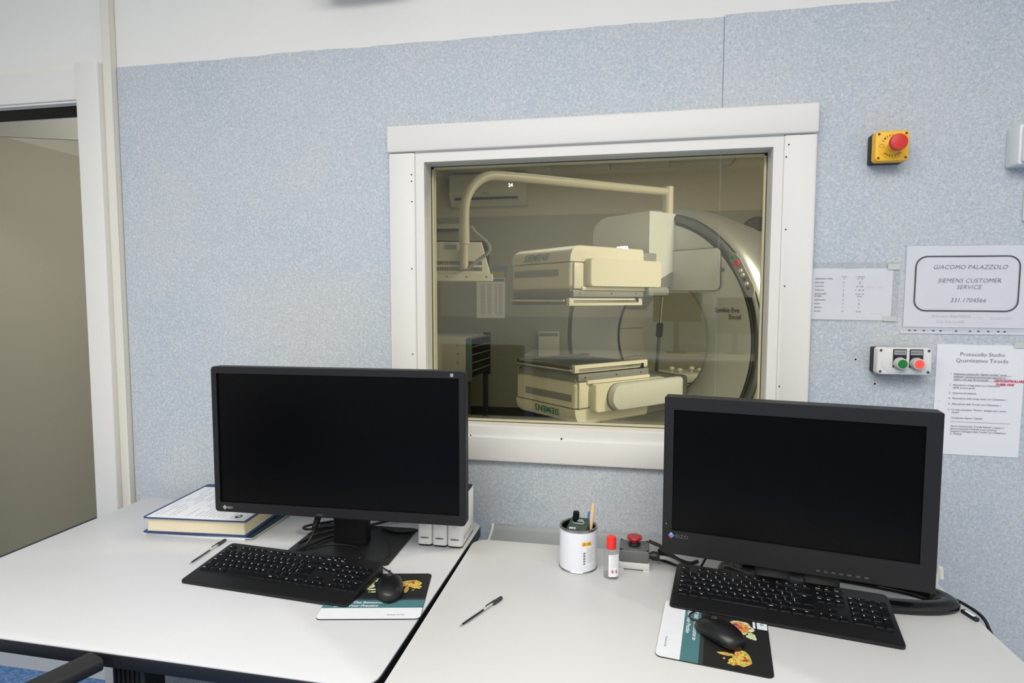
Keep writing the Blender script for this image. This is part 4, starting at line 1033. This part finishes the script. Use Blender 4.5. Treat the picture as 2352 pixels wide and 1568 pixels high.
# detector heads (built hanging above the axis; the lower one turned half round)
def head(dz, lower):
    h = place('detector_head', None, sc)
    tr = (lambda v: (-v[0], v[1], 2*GZ-v[2]+dz)) if lower else (lambda v: (v[0], v[1], v[2]+dz))
    def fin(m, name, mt):
        m.v = [tr(v) for v in m.v]; return m.build(name, mt, h)
    xl, xr, y0, y1 = -.30, .25, -.935, -.33
    def sect(pr, ya, yb, rr=.0):   # profile in (x,z) lofted along y with rounded front
        return MB().loft([[(x, ya, z) for x, z in pr], [(x, yb, z) for x, z in pr]])
    # upper hood, rounded at the front top
    def hood_y(z):      # quarter-round nose, steep at its foot
        q = min(1, max(0, (z-1.634)/.094)); return -.935+.105*(1-(1-q**2.4)**(1/2.4))
    m = MB(); R = []
    for k in range(13):
        z = 1.634+.094*(1-(1-k/12)**2); ya = hood_y(z); i_ = .02*(k/12)**3
        R.append([(xl+i_, ya, z), (xr-i_, ya, z), (xr-i_, -.335, z), (xl+i_, -.335, z)])
    m.loft(R)
    fin(m, 'hood', 'scan_white')
    # lower body with a soft seam
    R = []
    for d, z in ((.006, 1.630), (0, 1.626), (0, 1.50), (.010, 1.482), (.012, 1.478)):
        R.append([(x, y, z) for x, y in rrect(xr-xl-2*d, .60-2*d, .020, 4, (xl+xr)/2, -.634)])
    fin(MB().loft(R), 'body', 'scan_white')
    fin(MB().box(xl+.03, xr-.10, -.9375, -.930, 1.553, 1.590).box(xl+.03, xr-.10, -.938, -.9372, 1.5895, 1.592), 'front_stripe', 'scan_stripe')
    m = MB(); F0 = Matrix.Translation((-.105, -.938, 1.648)) @ Matrix.Rotation(PI/2, 4, 'X')
    m.text('1 .' if not lower else '2 .', .022, 0, Matrix.Translation((0, -.9385, 1.562)) @ Matrix.Rotation(PI/2, 4, 'X')); fin(m, 'printed_number', 'scan_dark')
    m = MB(); v, f = text_geo('SIEMENS', .058, align='CENTER', shear=.2, bold=.0007, space=1.05)
    m.add([(-.055+p[0], hood_y(1.648+p[1])-.006, 1.648+p[1]) for p in v], f); fin(m, 'printed_name', 'scan_teal')
    # end plate and collimator
    R = []
    for d, z in ((.0, 1.4775), (.0, 1.468), (.05, 1.425), (.052, 1.420)):
        R.append([(x, y, z) for x, y in rrect(xr-xl-.008-1.2*d, .598-1.2*d, .006, 2, (xl+xr)/2, -.634)])
    fin(MB().loft(R), 'collimator', 'scan_grey')
    fin(MB().slab(xr-xl-.06, .54, 1.400, 1.421, .006, .002, 2, 0, None, (xl+xr)/2, -.634), 'collimator_plate', 'scan_dark')
    for sx in (xl+.018, xr-.018):
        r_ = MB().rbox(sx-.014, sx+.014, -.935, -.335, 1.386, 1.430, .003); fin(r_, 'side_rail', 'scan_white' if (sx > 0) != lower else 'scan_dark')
        fin(MB().cyl(.007, 0, .50, 12, 0, TM((sx+(.016 if sx > 0 else -.016), -.90, 1.412), rx=-PI/2)), 'rail_rod', 'chrome')
        fin(MB().rbox(sx-.016, sx+.016, -.40, -.37, 1.404, 1.436, .003), 'rail_latch', 'black_gap')
    fin(MB().rbox(xl+.02, xr-.03, -.955, -.940, 1.408, 1.420, .003), 'front_bar', 'chrome')
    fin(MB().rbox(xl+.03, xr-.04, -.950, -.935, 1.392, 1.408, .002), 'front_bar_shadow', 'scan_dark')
    # corner column and side covers on both flanks
    for sx in (1, -1):
        xx = xr if sx > 0 else xl
        fin(MB().rbox(min(xx, xx+sx*.012), max(xx, xx+sx*.012), -.915, -.845, 1.482, 1.628, .004), 'corner_cover', 'scan_white')
        pl = [(x, z) for x, z in rrect(.60, .158, .018, 4, -.525, 1.575)]
        fin(MB().loft([[(xx+sx*d, y, z) for y, z in [(( -.525+(p[0]+.525)*k, 1.575+(p[1]-1.575)*k)) for p in pl]] for d, k in ((0, 1), (.045, 1), (.050, .985))]), 'side_panel', 'scan_white')
        fin(MB().rbox(min(xx-sx*.01, xx+sx*.02), max(xx-sx*.01, xx+sx*.02), -.86, -.34, 1.474, 1.494, .003), 'side_ledge', 'scan_white')
        fin(MB().rbox(min(xx-sx*.012, xx+sx*.010), max(xx-sx*.012, xx+sx*.010), -.92, -.34, 1.436, 1.4755, .003), 'screw_rail', 'scan_grey')
        for yy in (-.87, -.62, -.41): fin(MB().cyl(.004, 0, .002, 8, 0, TM((xx+sx*.0105, yy, 1.456), ry=sx*PI/2)), 'screw', 'black_gap')
    return h
head(0, False)
h2 = head(.132, True)
# lower arm with round nose on the right flank, upper arm housing
zl = GZ-.302
pl = [(-.275, z) for z in ()]
A_ = [(-.655+.078*math.cos(math.radians(a)), .862+.078*math.sin(math.radians(a))) for a in range(90, 271, 12)] + [(-.12, .784), (-.12, .940)]
m = MB().loft([[(x, -.655+(y+.655)*1.0, .862+(z-.862)*k) for y, z in A_] for x, k in ((.300, 1), (.372, 1), (.384, .97), (.392, .90), (.395, .8))])
ar = m.build('lower_arm', 'arm_silver', sc)
m = MB().loft([[(x, y-.006 if y < -.6 else y, .862+(z-.862)*1.02) for y, z in A_] for x in (.297, .352)]); m.build('arm_band', 'scan_dark', ar)
MB().rbox(-.25, .30, -.335, .06, .72, .93, .02).build('lower_mount', 'scan_grey', sc)
m = MB(); P_ = [(-.30, 1.50), (.205, 1.50), (.205, 1.975)] + [(-.30+.15-.15*math.sin(math.radians(a)), 1.875+.10*math.cos(math.radians(a))) for a in range(0, 91, 15)]
m.loft([[(x, y, z) for x, z in P_] for y in (-.235, .045)])
uh = m.build('upper_arm_housing', 'scan_face', sc)
MB().loft([[(.205, y, z) for y, z in ((-.235, 1.50), (.03, 1.62), (.03, 1.50))], [(-.2, y, z) for y, z in ((-.235, 1.50), (.03, 1.62), (.03, 1.50))]]).build('housing_foot', 'scan_grey', uh)
MB().rbox(-.24, .24, -.36, -.20, 1.50, 1.71, .01).build('upper_mount', 'scan_grey', sc)
MB().rbox(.06, .30, -.34, -.14, 1.44, 1.50, .02).build('mount_foot', 'scan_grey', sc)
o = MB().slab(.07, .03, 0, .012, .006, .004, 3).build('glint_puck', 'glint_glow', sc, (.20, -.47, 1.729))

# arm with the hanging monitor, mounted on the gantry top
sa = place('boom', None, sc); tag(sa, 'long cream bent tube boom')
MB().cyl(.034, 1.972, 2.150, 24).build('post', 'arm_white', sa, (.17, -.02, 0))
pts = [(.17, -.03, 2.118), (.19, -.6, 2.090), (.2, -1.30, 2.058)] + [(.2, -1.39-.20*math.sin(math.radians(a)), 1.852+.20*math.cos(math.radians(a))) for a in range(0, 91, 10)] + [(.2, -1.592, 1.70)]
MB().tube(pts, .024, 14).build('tube', 'arm_white', sa)
MB().cyl(.027, 1.695, 1.79, 16).build('sleeve', 'arm_white', sa, (.2, -1.592, 0))
MB().cyl(.020, 1.575, 1.70, 16).build('stem', 'arm_white', sa, (.2, -1.592, 0))
MB().tube(spline([(.2+.02, -1.565, 1.782), (.235, -1.545, 1.75), (.27, -1.50, 1.70), (.275, -1.495, 1.66), (.245, -1.53, 1.62), (.215, -1.58, 1.575)], 6), .009).build('hose', 'scan_grey', sa)
# the hanging monitor, its back toward the window
c0, s0 = math.cos(CA), math.sin(CA)
def toW(x, y): return (CX+c0*x-s0*y, CY+s0*x+c0*y)
hx, hy = toW(.2, -1.592)
hm = thing('hanging_monitor', 'pale monitor hanging from the bent arm with its vented back to the window', 'monitor', (hx-.045, hy+.02, 1.515), math.radians(17))
zz = [(.0, .185, .030), (.035, .185, .032)]
MB().loft([[(x, y, z) for x, y in rrect(2*hw, 2*d, .008, 3, 0, .05)] for z, hw, d in ((.0, .185, .055), (.035, .182, .055), (.037, .170, .050), (.12, .148, .046), (.195, .128, .034))]).build('case', 'cart_white', hm)
v = MB()
for i in range(30):
    for j in range(3):
        for zb in (.052, .083): v.box(-.125+i*.0085, -.120+i*.0085, -.0035-.0, .006, zb+j*.007, zb+.004+j*.007)
v = MB()
for i in range(30):
    for z0 in (.050, .080):
        x = -.125+i*.0085; y = .0-.000
        v.box(x, x+.005, (z0-.037)*.045-.0012, .012, z0, z0+.018)
tag(v.build('vents', 'vent_dark', hm), kind='stuff')
MB().box(-.06, .0, .0095, .016, .155, .180).build('rating_label', 'scan_grey', hm)
for x in (-.15, -.05, .05, .15): MB().cyl(.0035, 0, .003, 8, 0, TM((x, -.005, .020), rx=PI/2)).build('screw', 'vent_dark', hm)
MB().box(-.17, .17, .104, .110, .03, .21).build('screen', 'screen_black', hm)
MB().rbox(.015, .055, -.022, .004, .055, .16, .004).build('bracket', 'arm_white', hm)

# air conditioner
t = thing('air_conditioner', 'white wall air conditioner showing 24 behind the bent arm', 'air conditioner', (-1.62, YB, 2.52))
MB().loft([[(x, y, z) for y, z in ((0, .0), (-.10, .0), (-.17, .055), (-.205, .12), (-.21, .30), (-.18, .365), (0, .365))] for x in (-.46, .46)]).build('case', 'cart_white', t)
MB().loft([[(x, y, z) for y, z in ((-.206, .115), (-.214, .125), (-.218, .30), (-.206, .335))] for x in (-.455, .40)]).build('front_panel', 'cart_white', t)
MB().loft([[(x, y, z) for y, z in ((-.135, .040), (-.195, .095), (-.202, .092), (-.142, .034))] for x in (-.40, .36)]).build('outlet', 'black_gap', t)
MB().loft([[(x, y, z) for y, z in ((-.150, .036), (-.172, .052), (-.175, .048), (-.153, .032))] for x in (-.39, .37)]).build('flap', 'cart_white', t)
m = MB().text('24', .055, 0, Matrix.Translation((.28, -.219, .20)) @ Matrix.Rotation(PI/2, 4, 'X')); m.build('display', 'display_glow', t)
m = MB().text('Galanz', .03, 0, Matrix.Translation((-.02, -.2165, .130)) @ Matrix.Rotation(PI/2, 4, 'X')); m.build('printed_name', 'vent_dark', t)
# clock
t = thing('wall_clock', 'round dark wall clock beside the scanner ring', 'clock', (1.42, YB-.006, 2.145), 0, None, (PI/2, 0, 0))
MB().lathe([(.185, 0), (.188, .02), (.180, .03), (.172, .024)], 40).build('rim', 'clock_face', t)
MB().cyl(.173, .018, .022, 40).build('dial', 'clock_face', t)
m = MB()
for k in range(12):
    a = math.radians(90-30*(k+1)); m.text(str(k+1), .045, 0, TM((.135*math.cos(a), .135*math.sin(a)-.015, .0235)))
m.build('numerals', 'cart_white', t)
for a, l in ((15, .085), (40, .06)): MB().box(-.005, l, -.004, .004, .025, .027).build('hand', 'cart_white', t, (0, 0, 0), (0, 0, math.radians(a)))
# posters on the far wall
t = thing('wall_calendar', 'pale printed chart hanging on the far wall under the hanging monitor', 'poster', (-1.625, YB-.007, 1.435), 0, None, (PI/2, 0, 0))
m = MB().slab(.355, .49, 0, .003, .002, 0, 1); m.build('paper', 'paper', t)
m = MB()
for i in range(22):
    for j, (x, l) in enumerate(((-.13, .06), (-.04, .05), (.05, .03), (.10, .05))): m.flat([(x, .16-i*.017), (x+l, .16-i*.017), (x+l, .166-i*.017), (x, .166-i*.017)], 0, None, .0042)
m.flat(rrect(.34, .035, .001, 1, 0, .215), 1, None, .0042); m.build('printed_text', ['ink_light', 'poster_blue'], t)
t = thing('wall_poster', 'small blue and yellow picture on the far wall above the chart', 'poster', (-1.52, YB-.007, 1.755), 0, None, (PI/2, 0, 0))
m = MB().slab(.20, .14, 0, .004, .002, 0, 1); m.build('paper', 'poster_blue', t); MB().box(-.10, .06, -.068, .0, .0042, .006).build('lower_picture', 'poster_yellow', t)
t = thing('wall_trunking', 'short white trunking on the far wall left of the arm', 'trunking', (-2.14, YB-.006, 2.305))
MB().rbox(-.16, .16, -.05, 0, -.03, .03, .008).build('cover', 'cart_white', t); MB().rbox(-.15, .15, -.045, -.005, -.06, -.03, .004).build('underside', 'far_dark', t)
t = thing('wall_cabinet', 'small white cabinet on the far wall left of the scanner bore', 'cabinet', (-.90, YB-.006, .64))
MB().rbox(-.125, .125, -.10, 0, 0, .40, .01).build('case', 'cart_white', t); MB().rbox(-.11, .11, -.11, -.098, .35, .385, .004).build('vent', 'scan_stripe', t)
# collimator cart
t = thing('collimator_cart', 'white cart with numbered front and dark open slots at its side', 'cart', (-1.605, 4.2, 0), math.radians(-4))
MB().rbox(-.62, -.04, 0, .70, .60, 1.02, .006).build('case', 'cart_white', t)
m = MB()
for i, s_ in enumerate(('2', '3', '4', 'o')): m.text(s_, .045, 0, Matrix.Translation((-.13, -.0012, .645+i*.095)) @ Matrix.Rotation(PI/2, 4, 'X'))
m.build('printed_numbers', 'poster_blue', t)
MB().rbox(-.04, .02, 0, .03, .56, 1.0, .003).build('edge_rail', 'cart_teal', t)
MB().rbox(-.06, .02, .66, .70, .56, 1.04, .003).build('edge_rail', 'far_dark', t)
for i in range(5):
    s_ = MB().rbox(-.045, .015, .03, .66, .60+i*.085, .665+i*.085, .003).build('slot', 'black_gap', t); MB().box(-.04, .022, .03, .66, .662+i*.085, .672+i*.085).build('slot_lip', 'scan_grey', s_)
for x, y in ((-.58, .04), (-.03, .04), (-.58, .66), (-.03, .66)): MB().rbox(x-.025, x+.025, y-.025, y+.025, .03, .60, .004).build('leg', 'far_dark', t)
MB().rbox(-.62, .0, 0, .70, .0, .06, .01).build('base', 'far_dark', t)

# drip stand leaning behind the bore, trolley with knobs
g0 = at(1508, 858, 1, 3.75); g1 = at(1522, 672, 1, 3.75); gm = at(1515, 755, 1, 3.75)
dv = (g1-g0).normalized(); gb = g0-dv*(g0.z-.06)/dv.z
t = thing('drip_stand', 'slim chrome pole with a black clamp seen through the scanner bore', 'stand', (gb.x, gb.y, 0))
L3 = lambda p: (p.x-gb.x, p.y-gb.y, p.z)
MB().tube([L3(gm), L3(g1+dv*.1)], .012, 12).build('upper_pole', 'chrome', t); MB().tube([L3(gb), L3(gm)], .016, 12).build('lower_pole', 'scan_dark', t)
MB().tube([L3(gm-dv*.075), L3(gm-dv*.065), L3(gm+dv*.045), L3(gm+dv*.055)], [.02, .030, .030, .02], 14).build('clamp', 'black_gap', t)
for k in range(4):
    a = PI/4+PI/2*k; MB().tube([(0, 0, .07), (.28*math.cos(a), .28*math.sin(a), .02)], .016, 10).build('foot', 'far_dark', t)
t = thing('trolley', 'white trolley with pairs of round knobs on top behind the scanner bore', 'trolley', (.76, 4.42, -.0), math.radians(14))
MB().rbox(-.42, .42, -.18, .18, .60, .70, .03).build('top', 'cart_white', t)
MB().rbox(-.34, .34, -.14, .14, .10, .60, .02).build('body', 'scan_grey', t)
MB().rbox(-.40, .40, -.17, .17, .0, .10, .02).build('base', 'far_dark', t)
for i in range(4):
    for dx, zk, yk in ((-.03, .725, .0), (.03, .715, -.06)):
        MB().lathe([(.010, -.03), (.012, -.01), (.026, 0), (.029, .012), (.024, .026), (.006, .032)], 16).build('knob', 'scan_white', t, (-.30+i*.2+dx, yk-.05, zk))
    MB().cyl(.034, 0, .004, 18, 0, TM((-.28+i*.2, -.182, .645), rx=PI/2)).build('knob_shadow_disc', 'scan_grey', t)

# ================================================================== REAR OF THE CONTROL ROOM (seen mirrored in the pane)
def mirrored(px, py, axis, val):
    p = at(px, py, axis, val); return Vector((p.x, .12-p.y, p.z))
struct(MB().box(-3.1, 2.4, -5.6, -5.585, 0, 1.2).build('trim_8', 'vinyl_wall'))
t = thing('rear_counter', 'long pale counter along the rear wall behind the camera', 'counter', (.6, -5.08, 0))
MB().rbox(-1.75, 1.75, -.45, .45, .76, .79, .004).build('worktop', 'desk_warm', t)
for x in (-1.6, -.55, .55, 1.6): MB().rbox(x-.03, x+.03, -.40, .40, 0, .76, .004).build('leg', 'black_steel', t)
mat('beige', (226, 218, 190), .5); mat('beige_key', (205, 198, 172), .5)
for (a, b, lb) in ((1530, 1660, 'wide beige keyboard on the rear counter, mirrored at the bore'), (1665, 1745, 'beige keyboard on the rear counter, mirrored beside the scanner name')):
    p, q = mirrored(a, 808, 2, .80), mirrored(b, 808, 2, .80)
    t = thing('keyboard', lb, 'keyboard', ((p.x+q.x)/2, -4.86, .79)); kw = abs(q.x-p.x)
    MB().slab(kw, .17, 0, .022, .008, .003, 3).build('body', 'beige', t)
    for r_ in range(5):
        MB().slab(kw-.04, .019, .021, .030, .003, .002, 2, 0, None, 0, -.05+r_*.022).build('key_row', 'beige_key', t)
for x0, x1, y0, y1, lb in ((1500, 1612, 672, 738, 'dark monitor on the rear counter, mirrored in the scanner bore'), (1644, 1736, 683, 765, 'dark monitor on the rear counter, mirrored around the scanner name')):
    p, q = mirrored(x0, y1, 1, 5.45), mirrored(x1, y0, 1, 5.45)
    t = thing('monitor', lb, 'monitor', ((p.x+q.x)/2, p.y, .79)); mw, mh, zb_ = abs(q.x-p.x), q.z-p.z, p.z-.79
    MB().loft([[(x, y, zb_+mh/2+z) for x, z in rrect(mw, mh, .01, 3)] for y in (-.025, .025)]).build('case', 'bezel', t)
    MB().box(-mw/2+.015, mw/2-.015, .025, .027, zb_+.02, zb_+mh-.015).build('screen', 'screen_black', t)
    MB().rbox(-.03, .03, -.05, -.02, .01, zb_+mh*.4, .004).build('stand_column', 'bezel', t); MB().slab(.22, .18, 0, .012, .03, .003, 4).build('stand_base', 'bezel', t)
